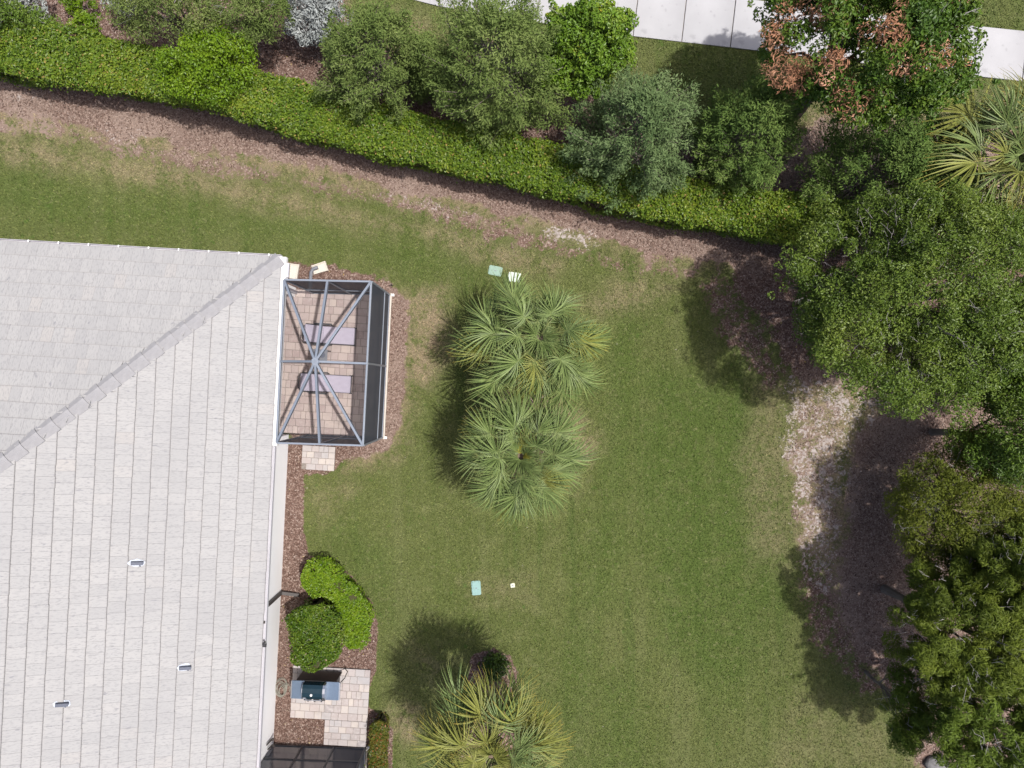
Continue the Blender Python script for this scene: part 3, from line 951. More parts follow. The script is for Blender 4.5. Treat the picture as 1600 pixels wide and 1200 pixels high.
# short gutter outlet near the enclosure
mb = MB()
mb.bar(HW(-0.16, 0.14, 2.80), HW(-0.16, 0.52, 2.80), 0.10, 0.10)
mb.bar(HW(-0.13, 0.52, 2.78), HW(OVER - 0.1, 0.60, 2.35), 0.075, 0.10)
mb.bar(HW(OVER - 0.04, 0.62, 2.38), HW(OVER - 0.04, 0.62, 0.06), 0.10, 0.075, up=E_W)
hbuild(mb, "downspout", M['grey_metal'])
mb = MB()
mb.bar(HW(-0.06, vd + 0.55, 2.86), HW(-0.06, vd + 0.63, 2.86), 0.11, 0.07)
mb.tube([HW(-0.07, vd + 0.50, 2.87), HW(-0.07, vd + 0.50, 2.93)], 0.03, 8)
hbuild(mb, "gutter_bracket", M['dark_metal'])

# dark tubes and a small box low on the wall near the rear enclosure
vb = (P(424, 1150) - HW(0, 0)).dot(E_S)
mb = MB()
mb.tube([HW(OVER - 0.05, vb - 0.10, 0.75), HW(OVER - 0.05, vb - 0.06, 0.40), HW(OVER - 0.09, vb - 0.06, 0.30)], [0.022, 0.03, 0.05], 8)
mb.tube([HW(OVER - 0.05, vb + 0.10, 0.62), HW(OVER - 0.06, vb + 0.13, 0.30), HW(OVER - 0.10, vb + 0.20, 0.20)], [0.02, 0.025, 0.04], 8)
hbuild(mb, "wall_tubes", M['bronze'])
mb = MB(); q_ = HW(OVER - 0.06, vb + 0.32, 0.55); mb.bar(q_ - Vector((0, 0, 0.16)), q_ + Vector((0, 0, 0.16)), 0.16, 0.09, up=E_W)
hbuild(mb, "wall_box", M['drain'], bevel=0.01)

# ------------------------------------------------------------------ screen enclosures
def enclosure(name, top, zt, hub_z, label, doors=(), ribs=True, rail_z=0.85, sides=(0, 1, 2), mid=True, frame='alu'):
    """top: NW NE SE SW corner points; sides: 0 north, 1 east, 2 south"""
    org = Vector((top[2].x, top[2].y, 0))
    root = tag(empty(name, org), label, "screen enclosure")
    T = [Vector((q.x, q.y, zt)) - org for q in top]
    B = [Vector((q.x, q.y, 0.0)) - org for q in top]
    hub = sum(T, Vector()) / 4; hub.z = hub_z
    mids = [(T[i] + T[(i + 1) % 4]) / 2 for i in range(4)]
    for i in range(4):
        MB().bar(T[i], T[(i + 1) % 4], 0.05, 0.09).build("top_rail", M[frame], root, bevel=0.006)
    if ribs:
        for i in range(4):
            MB().bar(T[i] + (hub - T[i]) * 0.015, hub, 0.06, 0.13).build("rafter", M[frame], root, bevel=0.008)
            MB().bar(mids[i] + (hub - mids[i]) * 0.02, hub, 0.06, 0.13).build("rafter", M[frame], root, bevel=0.008)
        MB().prism([(hub.x + 0.10 * math.cos(a * math.pi / 4 + .3), hub.y + 0.10 * math.sin(a * math.pi / 4 + .3)) for a in range(8)], hub.z - 0.10, hub.z + 0.055).build("hub", M[frame], root)
        for i in range(4):
            for a_, b_ in ((T[i], mids[i]), (mids[i], T[(i + 1) % 4])):
                MB().add([a_, b_, hub], [(0, 1, 2)]).build("roof_screen", M['screen_roof'], root)
    else:
        for k in (1, 2):
            f = k / 3
            MB().bar(T[0].lerp(T[1], f), T[3].lerp(T[2], f), 0.07, 0.12).build("rafter", M[frame], root, bevel=0.006)
        MB().add(T, [(0, 1, 2, 3)]).build("roof_screen", M['screen_roof'], root)
    for i in sides:
        a, b = B[i], B[(i + 1) % 4]
        d_ = (b - a).normalized()
        n_posts = 2 if mid else 3
        pts = [a.lerp(b, k / n_posts) for k in range(n_posts + 1)]
        for k, q in enumerate(pts):
            if i != sides[0] and k == 0: continue
            MB().bar(q + Vector((0, 0, 0.03)), q + Vector((0, 0, zt - 0.05)), 0.055, 0.055, up=d_).build("post", M[frame], root, bevel=0.005)
        for k in range(n_posts):
            q0, q1 = pts[k] + d_ * 0.03, pts[k + 1] - d_ * 0.03
            up = Vector((0, 0, 1))
            MB().bar(q0 + up * rail_z, q1 + up * rail_z, 0.04, 0.055).build("chair_rail", M[frame], root)
            MB().bar(q0 + up * 0.075, q1 + up * 0.075, 0.045, 0.05).build("base_rail", M[frame], root)
            for z0, z1 in ((0.10, rail_z - 0.03), (rail_z + 0.03, zt - 0.06)):
                MB().add([q0 + up * z0, q1 + up * z0, q1 + up * z1, q0 + up * z1], [(0, 1, 2, 3)]).build("wall_screen", M['screen_wall'], root)
        nrm = Vector((d_.y, -d_.x, 0)) * (1 if (Vector((d_.y, -d_.x, 0)).dot(a + b - B[(i + 2) % 4] - B[(i + 3) % 4]) > 0) else -1)
        if i == 1:
            MB().bar(a - d_ * 0.05 + nrm * 0.055 + Vector((0, 0, 0.02)), b + d_ * 0.05 + nrm * 0.055 + Vector((0, 0, 0.02)), 0.035, 0.07).build("kerb", M['block'], root)
            for e in (a, b):
                MB().box(e + nrm * 0.11 + Vector((-0.035, -0.035, -0.05)), e + nrm * 0.11 + Vector((0.035, 0.035, 0.055))).build("anchor_foot", M['white_wall'], root)
    return root
enclosure("screen_enclosure", LANAI, 2.88, 3.70, "large slate framed screen enclosure with star-shaped rafters over the rose paver lanai")
rb = [P(425, 1163), P(571, 1168), P(571, 1168) + E_S * 2.7, P(425, 1163) + E_S * 2.7]
enclosure("screen_enclosure", rb, 2.8, 3.0, "dark screen enclosure behind the grill patio, cut off by the frame", ribs=False, sides=(0, 1), mid=False, frame='dark_frame')

# ------------------------------------------------------------------ lanai furniture
def chaise(px, py, label):
    root = tag(empty("chaise_lounge", (P(px, py, 0.35).x, P(px, py, 0.35).y, 0.04), RZ), label, "lounge chair", "lilac loungers on the lanai")
    mb = MB()
    mb.box((-0.28, -0.26, 0.30), (0.68, 0.26, 0.41)); mb.build("seat_cushion", M['lilac'], root, bevel=0.025)
    mb = MB()
    m_ = Matrix.Translation((-0.29, 0, 0.37)) @ Matrix.Rotation(R(52), 4, 'Y')
    mb.box((-0.66, -0.26, -0.04), (0.0, 0.26, 0.055), m_); mb.build("back_cushion", M['lilac'], root, bevel=0.02)
    mb = MB()
    for s in (-1, 1):
        mb.bar((-0.30, s * 0.262, 0.27), (0.68, s * 0.262, 0.27), 0.025, 0.03)
    mb.bar((0.675, -0.275, 0.27), (0.675, 0.275, 0.27), 0.025, 0.03)
    mb.bar((-0.30, -0.295, 0.27), (-0.30, 0.295, 0.27), 0.03, 0.04)
    mb.build("seat_frame", M['dark_metal'], root)
    mb = MB()
    pts = [m_ @ Vector((0.02, -0.28, -0.06)), m_ @ Vector((-0.58, -0.28, -0.06)), m_ @ Vector((-0.70, -0.15, -0.06)), m_ @ Vector((-0.70, 0.15, -0.06)), m_ @ Vector((-0.58, 0.28, -0.06)), m_ @ Vector((0.02, 0.28, -0.06))]
    mb.tube(pts, 0.018, 6); mb.build("back_frame", M['dark_metal'], root)
    for s in (-1, 1):
        mb = MB(); mb.bar((-0.52, s * 0.315, 0.60), (0.02, s * 0.315, 0.58), 0.05, 0.03); mb.bar((-0.02, s * 0.315, 0.57), (-0.02, s * 0.295, 0.28), 0.03, 0.03)
        mb.build("armrest", M['dark_metal'], root)
        for x in (-0.26, 0.64):
            MB().bar((x, s * 0.27, 0.0), (x, s * 0.27, 0.25), 0.035, 0.035, up=(0, 1, 0)).build("leg", M['dark_metal'], root)
    return root
chaise(520, 524, "lilac cushioned lounge chair nearer the hedge, north of the dark side table")
chaise(514, 599, "lilac cushioned lounge chair south of the dark side table on the lanai")
tp = P(499, 556, 0.5)
st = tag(empty("side_table", (tp.x, tp.y, 0.04), RZ), "small square dark side table between the two lilac loungers", "side table")
MB().box((-0.24, -0.20, 0.43), (0.24, 0.20, 0.46)).build("table_top", M['drain'], st, bevel=0.006)
for x in (-0.21, 0.21):
    for y in (-0.17, 0.17):
        MB().bar((x, y, 0), (x, y, 0.43), 0.03, 0.03, up=(0, 1, 0)).build("leg", M['dark_metal'], st)
MB().tube([(0.1, 0.03, 0.46), (0.1, 0.03, 0.50)], [0.07, 0.085], 12).build("dish", M['vent'], st)

# ------------------------------------------------------------------ grill
gq = P(492.5, 1079, 0.95)
grill = tag(empty("barbecue_grill", (gq.x, gq.y, 0.04), RZ + R(1.0)), "gas barbecue grill with dark teal lid and blue-grey side shelves", "grill")
def rounded(x0, y0, x1, y1, r, n=4):
    pts = []
    for cx, cy, a0 in ((x1 - r, y1 - r, 0), (x0 + r, y1 - r, 90), (x0 + r, y0 + r, 180), (x1 - r, y0 + r, 270)):
        for k in range(n + 1):
            a = R(a0 + 90 * k / n); pts.append((cx + r * math.cos(a), cy + r * math.sin(a)))
    return pts
for x0, x1 in ((-0.72, -0.33), (0.30, 0.72)):
    s = MB().prism(rounded(x0, -0.27, x1, 0.27, 0.03), 0.86, 0.90).build("side_shelf", M['shelf'], grill)
    ex = x0 if x0 < 0 else x1
    MB().bar((ex, -0.26, 0.875), (ex, 0.26, 0.875), 0.035, 0.055).build("shelf_trim", M['steel'], grill)
MB().box((-0.36, -0.24, 0.62), (0.34, 0.25, 0.88)).build("firebox", M['grill_black'], grill, bevel=0.01)
mb = MB()                                            # rounded lid, swept across x
prof = [(-0.20, 0.885), (-0.215, 0.98), (-0.185, 1.07), (-0.10, 1.135), (0.02, 1.16), (0.15, 1.145), (0.235, 1.08), (0.25, 0.885)]
vs = [(-0.33, y, z) for y, z in prof] + [(0.27, y, z) for y, z in prof]
mb.add(vs, [(j, 8 + j, 9 + j, j + 1) for j in range(7)] + [tuple(range(8)), tuple(range(15, 7, -1))])
lid = mb.build("lid", M['lid'], grill)
for x in (-0.345, 0.275):
    mb = MB()
    vs = [(x, y * 1.03, z + 0.012) for y, z in prof] + [(x + 0.07 * (1 if x > 0 else 0.25), y * 1.03, z + 0.012) for y, z in prof]
    mb.add(vs, [(j, 8 + j, 9 + j, j + 1) for j in range(7)] + [tuple(range(8)), tuple(range(15, 7, -1))])
    mb.build("end_cap", M['steel'], lid)
mb = MB(); mb.tube([(-0.28, -0.26, 0.99), (0.22, -0.26, 0.99)], 0.016, 8)
for x in (-0.24, 0.18): mb.bar((x, -0.26, 0.99), (x, -0.20, 0.99), 0.02, 0.02)
mb.build("handle", M['steel'], lid)
MB().tube([(-0.05, -0.03, 1.14), (-0.05, -0.035, 1.175)], 0.035, 14).build("thermometer", M['white_metal'], lid)
MB().box((-0.31, -0.165, 1.095), (-0.22, -0.135, 1.115), None).build("badge", M['steel'], lid)
mb = MB(); mb.box((-0.34, -0.315, 0.79), (0.30, -0.25, 0.885)); mb.build("control_panel", M['grill_black'], grill, bevel=0.01)
for x in (-0.22, -0.02, 0.18):
    MB().tube([(x, -0.31, 0.84), (x, -0.36, 0.835)], [0.03, 0.024], 10).build("knob", M['grill_black'], grill)
MB().box((-0.10, -0.33, 0.885), (-0.05, -0.26, 0.90)).build("light_clip", M['white_metal'], grill)
MB().box((-0.56, -0.22, 0.08), (0.54, 0.22, 0.61)).build("cabinet", M['grill_black'], grill, bevel=0.012)
MB().box((-0.60, 0.222, 0.10), (0.60, 0.262, 0.84)).build("back_panel", M['grill_black'], grill)
mb = MB(); mb.tube([(0.70, 0.20, 0.80), (0.80, 0.28, 0.60), (0.80, 0.34, 0.25), (0.66, 0.36, 0.05)], 0.014, 6); mb.build("gas_hose", M['grill_black'], grill)
for x in (-0.50, 0.48):
    for y in (-0.18, 0.18):
        MB().tube([(x - 0.02, y, 0.04), (x + 0.02, y, 0.04)], 0.04, 10).build("caster", M['grill_black'], grill)

# ------------------------------------------------------------------ small things on the ground
mb = MB()
pts = []
for k in range(150):
    a = k * 0.30
    r_ = 0.17 + 0.05 * math.sin(k * 0.213) + 0.05 * math.sin(k * 0.087 + 1)
    pts.append((0.78 * r_ * math.cos(a) + 0.02 * math.sin(k * .4), 1.25 * r_ * math.sin(a), 0.02 + 0.0006 * k + 0.008 * math.sin(k)))
pts += [(0.20, 0.16, 0.06), (0.28, 0.05, 0.03), (0.24, -0.10, 0.02)]
mb.tube(pts, 0.0085, 5)
hz = mb.build("garden_hose", M['hose']); q = P(440, 1076); hz.location = (q.x, q.y, ground_z(q.x, q.y) + 0.01)
tag(hz, "loosely coiled grey garden hose on mulch between wall and grill", "hose")

def lid_box(name, px, py, w, h, rz, mat, label, notch=False, group=None):
    q = P(px, py)
    root = tag(empty(name, (q.x, q.y, ground_z(q.x, q.y)), rz), label, "valve box", group)
    pl = rounded(-w / 2, -h / 2, w / 2, h / 2, min(w, h) * 0.16)
    MB().prism([(x * 1.06, y * 1.06) for x, y in pl], -0.04, 0.028).build("rim", mat, root)
    MB().prism([(x * 0.93, y * 0.93) for x, y in pl], 0.0, 0.040).build("lid", mat, root, bevel=0.004)
    MB().box((-0.03, -0.012, 0.038), (0.03, 0.012, 0.046)).build("lifting_slot", M['drain'], root)
    return root
lid_box("valve_box", 774, 423, 0.40, 0.28, R(-12), M['teal'], "teal green valve box lid in lawn above the palms")
lid_box("valve_box", 804, 433, 0.37, 0.28, R(-8), M['pale_green'], "pale whitish valve box lid touching the upper palm fronds")
lid_box("valve_box", 744, 919, 0.27, 0.42, R(4), M['aqua'], "narrow aqua valve box lid in lawn below the palms")
lid_box("valve_box", 801, 915, 0.13, 0.13, R(8), M['cream'], "tiny cream square lid in lawn right of the aqua one")

def splash_block(px, py, rz, label):
    q = P(px, py)
    root = tag(empty("splash_block", (q.x, q.y, 0.0), rz), label, "splash block", "concrete splash blocks by the enclosure")
    l, w = 0.46, 0.27
    mb = MB(); mb.prism([(-w / 2, -l / 2), (w / 2, -l / 2), (w / 2 * 1.1, l / 2), (-w / 2 * 1.1, l / 2)], -0.05, 0.02)
    mb.build("tray", M['block'], root)
    for s in (-1, 1):
        mb = MB(); mb.bar((s * w * 0.46, -l / 2, 0.045), (s * w * 0.51, l / 2, 0.035), 0.035, 0.05); mb.build("rim", M['block'], root, bevel=0.006)
    MB().bar((-w * 0.5, l / 2 - 0.02, 0.035), (w * 0.5, l / 2 - 0.02, 0.035), 0.035, 0.04).build("rim", M['block'], root, bevel=0.006)
    return root
splash_block(459, 424, R(-7), "upright concrete splash block nearest the house corner")
splash_block(500, 419, R(-72), "tilted concrete splash block with grey pipe resting in it")
mb = MB()
a_ = P(485, 443); 
mb.tube([P(485.5, 452) + Vector((0, 0, .06)), P(486.5, 436) + Vector((0, 0, .08)), P(487.5, 426) + Vector((0, 0, .10)), P(491, 421) + Vector((0, 0, .11)), P(498, 418.5) + Vector((0, 0, .10))], 0.055, 10)
dp = mb.build("drain_pipe", M['drain'])
tag(dp, "bent grey drain pipe running from enclosure onto tilted splash block", "pipe")
mb = MB(); q = P(613, 446)
mb.tube([(q.x, q.y, -0.03), (q.x, q.y, 0.28)], 0.018, 8)
sp = mb.build("sprinkler_riser", M['grill_black'])
sp.data.transform(Matrix.Translation((0, 0, 0)))
tag(sp, "thin black sprinkler riser at the outer enclosure corner", "sprinkler")
# rock at the bottom right
q = P(1462, 1192)
rp = rng.normal(size=(1, 3))
import bmesh
bm = bmesh.new(); bmesh.ops.create_icosphere(bm, subdivisions=3, radius=1)
co = np.array([v.co[:] for v in bm.verts]); dn = 0.75 + 0.5 * fbm(co + 8, 1.3, 3)
for v, k in zip(bm.verts, dn): v.co = Vector((v.co.x * 0.36 * k, v.co.y * 0.24 * k, v.co.z * 0.2 * k))
me = bpy.data.meshes.new("rock"); bm.to_mesh(me); bm.free()
rk = link("rock", me, M['rock']); rk.location = (q.x, q.y, 0.03)
tag(rk, "grey rock on mulch at the bottom edge beside the pine", "rock")

# ------------------------------------------------------------------ foliage
def unit(a):
    return a / np.maximum(1e-6, np.linalg.norm(a, axis=1, keepdims=True))
def leaf_quads(c, nrm, length, width, tdir=None, bend=0.25):
    """diamond leaves; returns verts (4N), faces"""
    n = len(c)
    nrm = unit(nrm)
    t = rng.normal(size=(n, 3)) if tdir is None else tdir + rng.normal(size=(n, 3)) * 0.25
    t = unit(t - nrm * np.sum(t * nrm, 1, keepdims=True))
    b = np.cross(nrm, t)
    length = np.broadcast_to(np.asarray(length, float), (n,))[:, None]; width = np.broadcast_to(np.asarray(width, float), (n,))[:, None]
    V = np.stack([c - t * length / 2, c - t * length * 0.02 + b * width / 2 + nrm * width * bend, c + t * length / 2 - nrm * length * 0.08, c - t * length * 0.02 - b * width / 2 + nrm * width * bend], 1)
    return V.reshape(-1, 3), np.arange(4 * n).reshape(-1, 4)
def leaf_mesh(name, c, nrm, length, width, tdir=None, rnd=None, bend=0.25):
    V, F = leaf_quads(c, nrm, length, width, tdir, bend)
    r = rng.random(len(c)) if rnd is None else rnd
    return np_mesh(name, V, F, {"rnd": ('FLOAT', np.repeat(r, 4))})
def sphere_dirs(n, zmin=-1.0):
    z = rng.uniform(zmin, 1, n); a = rng.uniform(0, 2 * np.pi, n); r = np.sqrt(np.maximum(0, 1 - z * z))
    return np.c_[r * np.cos(a), r * np.sin(a), z]

def clump_leaves(centres, radii, per, flat=0.8, up=0.5, jitter=0.6):
    """leaves over the shells of small clumps"""
    n = len(centres)
    k = np.maximum(1, (per * (radii / radii.mean()) ** 2)).astype(int)
    ii = np.repeat(np.arange(n), k)
    d = sphere_dirs(len(ii), -0.75)
    rad = radii[ii] * rng.uniform(0.35, 1.08, len(ii)) ** 0.6
    c = centres[ii] + d * rad[:, None] * np.array([1, 1, flat])
    nr = d * 0.8 + np.array([0, 0, up]) + rng.normal(size=d.shape) * jitter
    rv = np.clip(rng.random(n)[ii] * 0.45 + rng.random(len(ii)) * 0.55, 0, 1)
    return c, nr, ii, rv

def limbs(mb, base, top_r, targets, trunk_top, seg=6):
    """trunk to trunk_top, then bent limbs to the targets"""
    pts = [base, base.lerp(trunk_top, 0.5) + Vector((random.uniform(-.08, .08), random.uniform(-.08, .08), 0)), trunk_top]
    mb.tube(pts, [top_r * 1.5, top_r * 1.1, top_r * 0.9], 8)
    for t_ in targets:
        t_ = Vector(t_)
        start = pts[1].lerp(trunk_top, random.uniform(0.2, 1.0))
        midp = start.lerp(t_, 0.5) + Vector((random.uniform(-.2, .2), random.uniform(-.2, .2), random.uniform(0.0, 0.25)))
        mb.tube([start, midp, t_], [top_r * 0.55, top_r * 0.32, top_r * 0.08], seg)

def twigs(n, centre, rad, length, r=0.008):
    """bare grey twigs near the crown's skin"""
    mb = MB()
    n = int(n * 1.3); length *= 0.6; r *= 0.75
    for _ in range(n):
        d = sphere_dirs(1, 0.0)[0]
        p = Vector(centre) + Vector(d * np.array(rad)) * random.uniform(0.75, 1.02)
        dv = Vector(d) + Vector((random.uniform(-1, 1), random.uniform(-1, 1), random.uniform(-.3, .6)))
        dv.normalize(); l = length * random.uniform(0.5, 1.2)
        q = p + dv * l * 0.5 + Vector((random.uniform(-.06, .06),) * 3) * l
        e = p + dv * l
        mb.tube([p, q, e], [r, r * 0.7, r * 0.3], 3, cap=False)
        for k in range(2):
            f = random.uniform(0.3, 0.9); b0 = p.lerp(e, f)
            b1 = b0 + (dv + Vector((random.uniform(-1, 1), random.uniform(-1, 1), random.uniform(-.5, .5)))).normalized() * l * 0.4
            mb.tube([b0, b1], [r * 0.6, r * 0.25], 3, cap=False)
    return mb

def cedar(px, py, R_, H_, mat, label, zc=None, n=130, per=190, lean=(0, 0), sx=1.0, sy=1.0):
    """dense feathery evergreen; (px,py) is the picture position of the crown's middle"""
    zc = H_ * 0.52 if zc is None else zc
    q = P(px, py, zc)
    root = tag(empty("cedar_tree", (q.x, q.y, 0)), label, "tree", "cedars behind the hedge")
    mb = MB()
    # plumes: start on the stem, sweep out and up
    a = rng.uniform(0, 2 * np.pi, n); f = rng.uniform(0.06, 1.0, n) ** 0.85
    prof = np.where(f < 0.35, 0.50 + 1.43 * f, 1.0 * (1 - ((f - 0.35) / 0.65) ** 1.9) ** 0.62)
    lobes = (0.70 + 0.52 * noise3(np.c_[np.cos(a) * 1.8, np.sin(a) * 1.8, f * 4.0] + px, 1.0)) * rng.uniform(0.84, 1.12, n)
    rad = R_ * prof * lobes
    tips = np.c_[np.cos(a) * rad * sx, np.sin(a) * rad * sy, f * H_ * 0.93 + 0.10 * H_]
    starts = np.c_[np.cos(a + .25) * rad * 0.48 * sx, np.sin(a + .25) * rad * 0.48 * sy, np.maximum(0.2, tips[:, 2] - 0.45 * rad - 0.2)]
    for i in range(0, n, 2):
        mb.tube([(0, 0, max(0.1, starts[i][2] - 0.3)), starts[i], tips[i]], [0.03, 0.022, 0.006], 4, cap=False)
    mb.tube([(0, 0, -0.1), (0, 0, H_ * 0.5), (lean[0], lean[1], H_ * 0.9)], [0.11, 0.075, 0.02], 8)
    mb.build("trunk", M['bark'], root)
    ii = np.repeat(np.arange(n), per)
    t_ = rng.uniform(0.05, 1.05, len(ii)) ** 0.75
    axis = tips - starts
    spread = (0.16 * (1.15 - 0.75 * np.clip(t_, 0, 1)) * (R_ / 1.5) ** 0.5)[:, None]
    off = rng.normal(size=(len(ii), 3)) * spread * np.array([1, 1, 0.8])
    c = starts[ii] + axis[ii] * t_[:, None] + off
    outd = unit(axis[ii]) + unit(off + 1e-6) * 0.9 + np.array([0, 0, 0.25])
    nr = rng.normal(size=c.shape) * 0.8 + np.array([0, 0, 0.9]) + unit(off + 1e-6) * 0.6
    rv = np.clip(rng.random(n)[ii] * 0.35 + rng.random(len(ii)) * 0.65, 0, 1)
    L = rng.uniform(0.06, 0.13, len(ii)); W = L * rng.uniform(0.22, 0.38, len(ii))
    link("crown", leaf_mesh("crown", c, nr, L, W, outd, rv, 0.1), mat, root)
    return root

def broad_tree(name, px, py, zc, rad, H_base, mat, label, n=220, per=130, leaf=(0.07, 0.13), aspect=0.55, group=None, clump=(0.22, 0.42), fill=0.35, trunk_r=0.13, cat="tree",
               brown=None, twig=0, shift=(0, 0), trunk_at=None, lobes_amp=0.5, seed=0, bark='bark', flat=0.75, boughs=0, n_limb=26):
    """spreading crown of clumps; rad=(rx,ry,rz)"""
    q = P(px, py, zc)
    base = Vector((q.x + shift[0], q.y + shift[1], 0)) if trunk_at is None else Vector((trunk_at.x, trunk_at.y, 0))
    root = tag(empty(name, base), label, cat, group)
    cen = np.array([q.x - base.x, q.y - base.y, zc])
    d = sphere_dirs(n, -0.55)
    lob = 1 - lobes_amp / 2 + lobes_amp * noise3(d * 1.9 + seed * 3.7 + px * 0.01, 1.0)
    shell = np.where(rng.random(n) < fill, rng.uniform(0.35, 0.8, n), rng.uniform(0.84, 1.0, n))
    C = cen + d * (lob * shell)[:, None] * np.array(rad)
    cr = rng.uniform(*clump, n)
    if boughs:                                 # ragged boughs reaching past the skin
        bd = sphere_dirs(boughs, -0.25)
        st_ = rng.uniform(0.75, 0.95, boughs); ln = rng.uniform(0.12, 0.36, boughs)
        swirl = rng.normal(size=(boughs, 3)) * 0.5
        for f in (0.0, 0.35, 0.7, 1.0):
            lobb = 1 - lobes_amp / 2 + lobes_amp * noise3(bd * 1.9 + seed * 3.7 + px * 0.01, 1.0)
            e = unit(bd + swirl * 0.35 * f)
            C = np.r_[C, cen + e * (lobb * (st_ + ln * f))[:, None] * np.array(rad)]
            cr = np.r_[cr, np.full(boughs, clump[0] * (1.05 - 0.5 * f))]
        n = len(C)
    c, nr, ii, rv = clump_leaves(C, cr, per, flat=flat)
    L = rng.uniform(*leaf, len(c)); W = L * aspect * rng.uniform(0.8, 1.2, len(c))
    mb = MB()
    tg = [C[i] - np.array([0, 0, cr[i] * 0.3]) for i in range(0, n, max(1, n // n_limb))]
    limbs(mb, Vector((0, 0, -0.1)), trunk_r, tg, Vector(cen) * 0.75 + Vector((0, 0, -rad[2] * 0.35)))
    mb.build("trunk", M[bark], root)
    if brown is not None:
        isb = brown(C, rng)
        mask = isb[ii]
        # dead leaves hang in smaller ragged sprays
        link("dead_foliage", leaf_mesh("dead_foliage", c[mask][::2], nr[mask][::2], L[mask][::2] * 1.1, W[mask][::2] * 0.6, None, rv[mask][::2]), M['brown_leaf'], root)["label"] = "dry reddish brown dead leaves"
        c, nr, L, W, rv = c[~mask], nr[~mask], L[~mask], W[~mask], rv[~mask]
    link("crown", leaf_mesh("crown", c, nr, L, W, None, rv), mat, root)
    if twig:
        tag(twigs(twig, cen, rad, 0.55).build("bare_twigs", M['twig'], root), kind="stuff")
    return root

def hedge_run(name, pts_px, zt, hw, mat, label, cat, n, leaf, height=None, wob=0.19, aspect=0.6, group=None, hz_px=True, under=0.0, ends=True):
    """hedge along a picture polyline that gives the middle of its clipped top"""
    line = [P(x, y, zt) for x, y in pts_px]
    hws = [hw * k for k in (under if under else [1.0] * len(line))] if under else [hw] * len(line)
    org = Vector((line[0].x, line[0].y, 0))
    root = tag(empty(name, org), label, cat, group)
    A = np.array([[p.x - org.x, p.y - org.y] for p in line]); HWs = np.array(hws)
    seg = np.hypot(*np.diff(A, axis=0).T); cum = np.r_[0, np.cumsum(seg)]
    def at(s):
        x = np.interp(s, cum, A[:, 0]); y = np.interp(s, cum, A[:, 1])
        s0 = np.clip(s - 0.3, 0, cum[-1]); s1 = np.clip(s + 0.3, 0, cum[-1])
        tx = np.interp(s1, cum, A[:, 0]) - np.interp(s0, cum, A[:, 0]); ty = np.interp(s1, cum, A[:, 1]) - np.interp(s0, cum, A[:, 1])
        l = np.hypot(tx, ty) + 1e-9
        return x, y, tx / l, ty / l
    def surf(s, th, k):
        x, y, tx, ty = at(s)
        h = np.interp(s, cum, HWs)
        over = np.where(s < h * 0.9, 1 - s / (h * 0.9), np.where(s > cum[-1] - h * 0.9, 1 - (cum[-1] - s) / (h * 0.9), 0)) if ends else np.zeros_like(s)
        shrink = np.sqrt(np.clip(1 - over ** 2, 0.02, 1))
        e = 0.42
        cx = np.sign(np.cos(th)) * np.abs(np.cos(th)) ** e; sz = np.sign(np.sin(th)) * np.abs(np.sin(th)) ** e
        z = zt * 0.5 + sz * zt * 0.5 * k
        lat = cx * h * k * shrink * (0.66 + 0.34 * np.clip(z / zt / 0.88, 0, 1))
        nx_, ny_ = -ty, tx
        pos = np.c_[x + nx_ * lat, y + ny_ * lat, z]
        nor = np.c_[nx_ * np.cos(th), ny_ * np.cos(th), np.sin(th)]
        return pos, nor
    # woody core
    ns, na = max(6, int(cum[-1] / 0.3)), 14
    S, TH = np.meshgrid(np.linspace(0, cum[-1], ns), np.linspace(0, 2 * np.pi, na, endpoint=False), indexing='ij')
    cp, _ = surf(S.ravel(), TH.ravel(), 0.74)
    idx = np.arange(ns * na).reshape(ns, na)
    nxt = np.roll(idx, -1, axis=1)
    F = np.c_[idx[:-1].ravel(), nxt[:-1].ravel(), nxt[1:].ravel(), idx[1:].ravel()]
    link("stem", np_mesh("stem", cp, F), M['core'], root)
    # leaves, mostly over the top and the sides
    s = rng.uniform(0, cum[-1], n); cu = rng.uniform(-1, 1, n)
    th = np.where(rng.random(n) < 0.66, np.arccos(np.sign(cu) * np.abs(cu) ** (1 / 0.42)), rng.uniform(-0.35 * np.pi, 1.35 * np.pi, n))
    k = rng.uniform(0.82, 1.03, n)
    pos, nor = surf(s, th, k)
    world = pos + np.array(org)
    bumpn = (fbm(world, 2.3, 3) - 0.5) * wob * 2 + (noise3(world, 0.8) - 0.5) * wob * 1.6 + np.where(rng.random(n) < 0.03, rng.uniform(0, 0.16, n), 0)
    bumpn = bumpn - np.where(noise3(world, 1.9, 31.0) > 0.80, wob * 0.45, 0)
    pos = pos + nor * bumpn[:, None]
    L = rng.uniform(*leaf, n); W = L * aspect * rng.uniform(0.8, 1.2, n)
    nr = nor * 0.7 + np.array([0, 0, 0.35]) + rng.normal(size=nor.shape) * 0.55
    link("foliage", leaf_mesh("foliage", pos, nr, L, W), mat, root)
    return root

# ------------------------------------------------------------------ the long hedge
hedge_run("hedge", [(-80, 50), (0, 66), (100, 80), (200, 99), (300, 119), (400, 142), (500, 172), (600, 202), (700, 222), (800, 245), (900, 266), (1000, 296), (1100, 316), (1200, 331), (1300, 344), (1360, 348)],
          1.75, 0.84, M['hedge'], "long clipped green hedge crossing the picture above the lawn", "hedge", 115000, (0.055, 0.105), under=[1, 1, 1, .98, .98, .95, .95, .98, 1, 1, .95, .85, .78, .85, .9, .9])

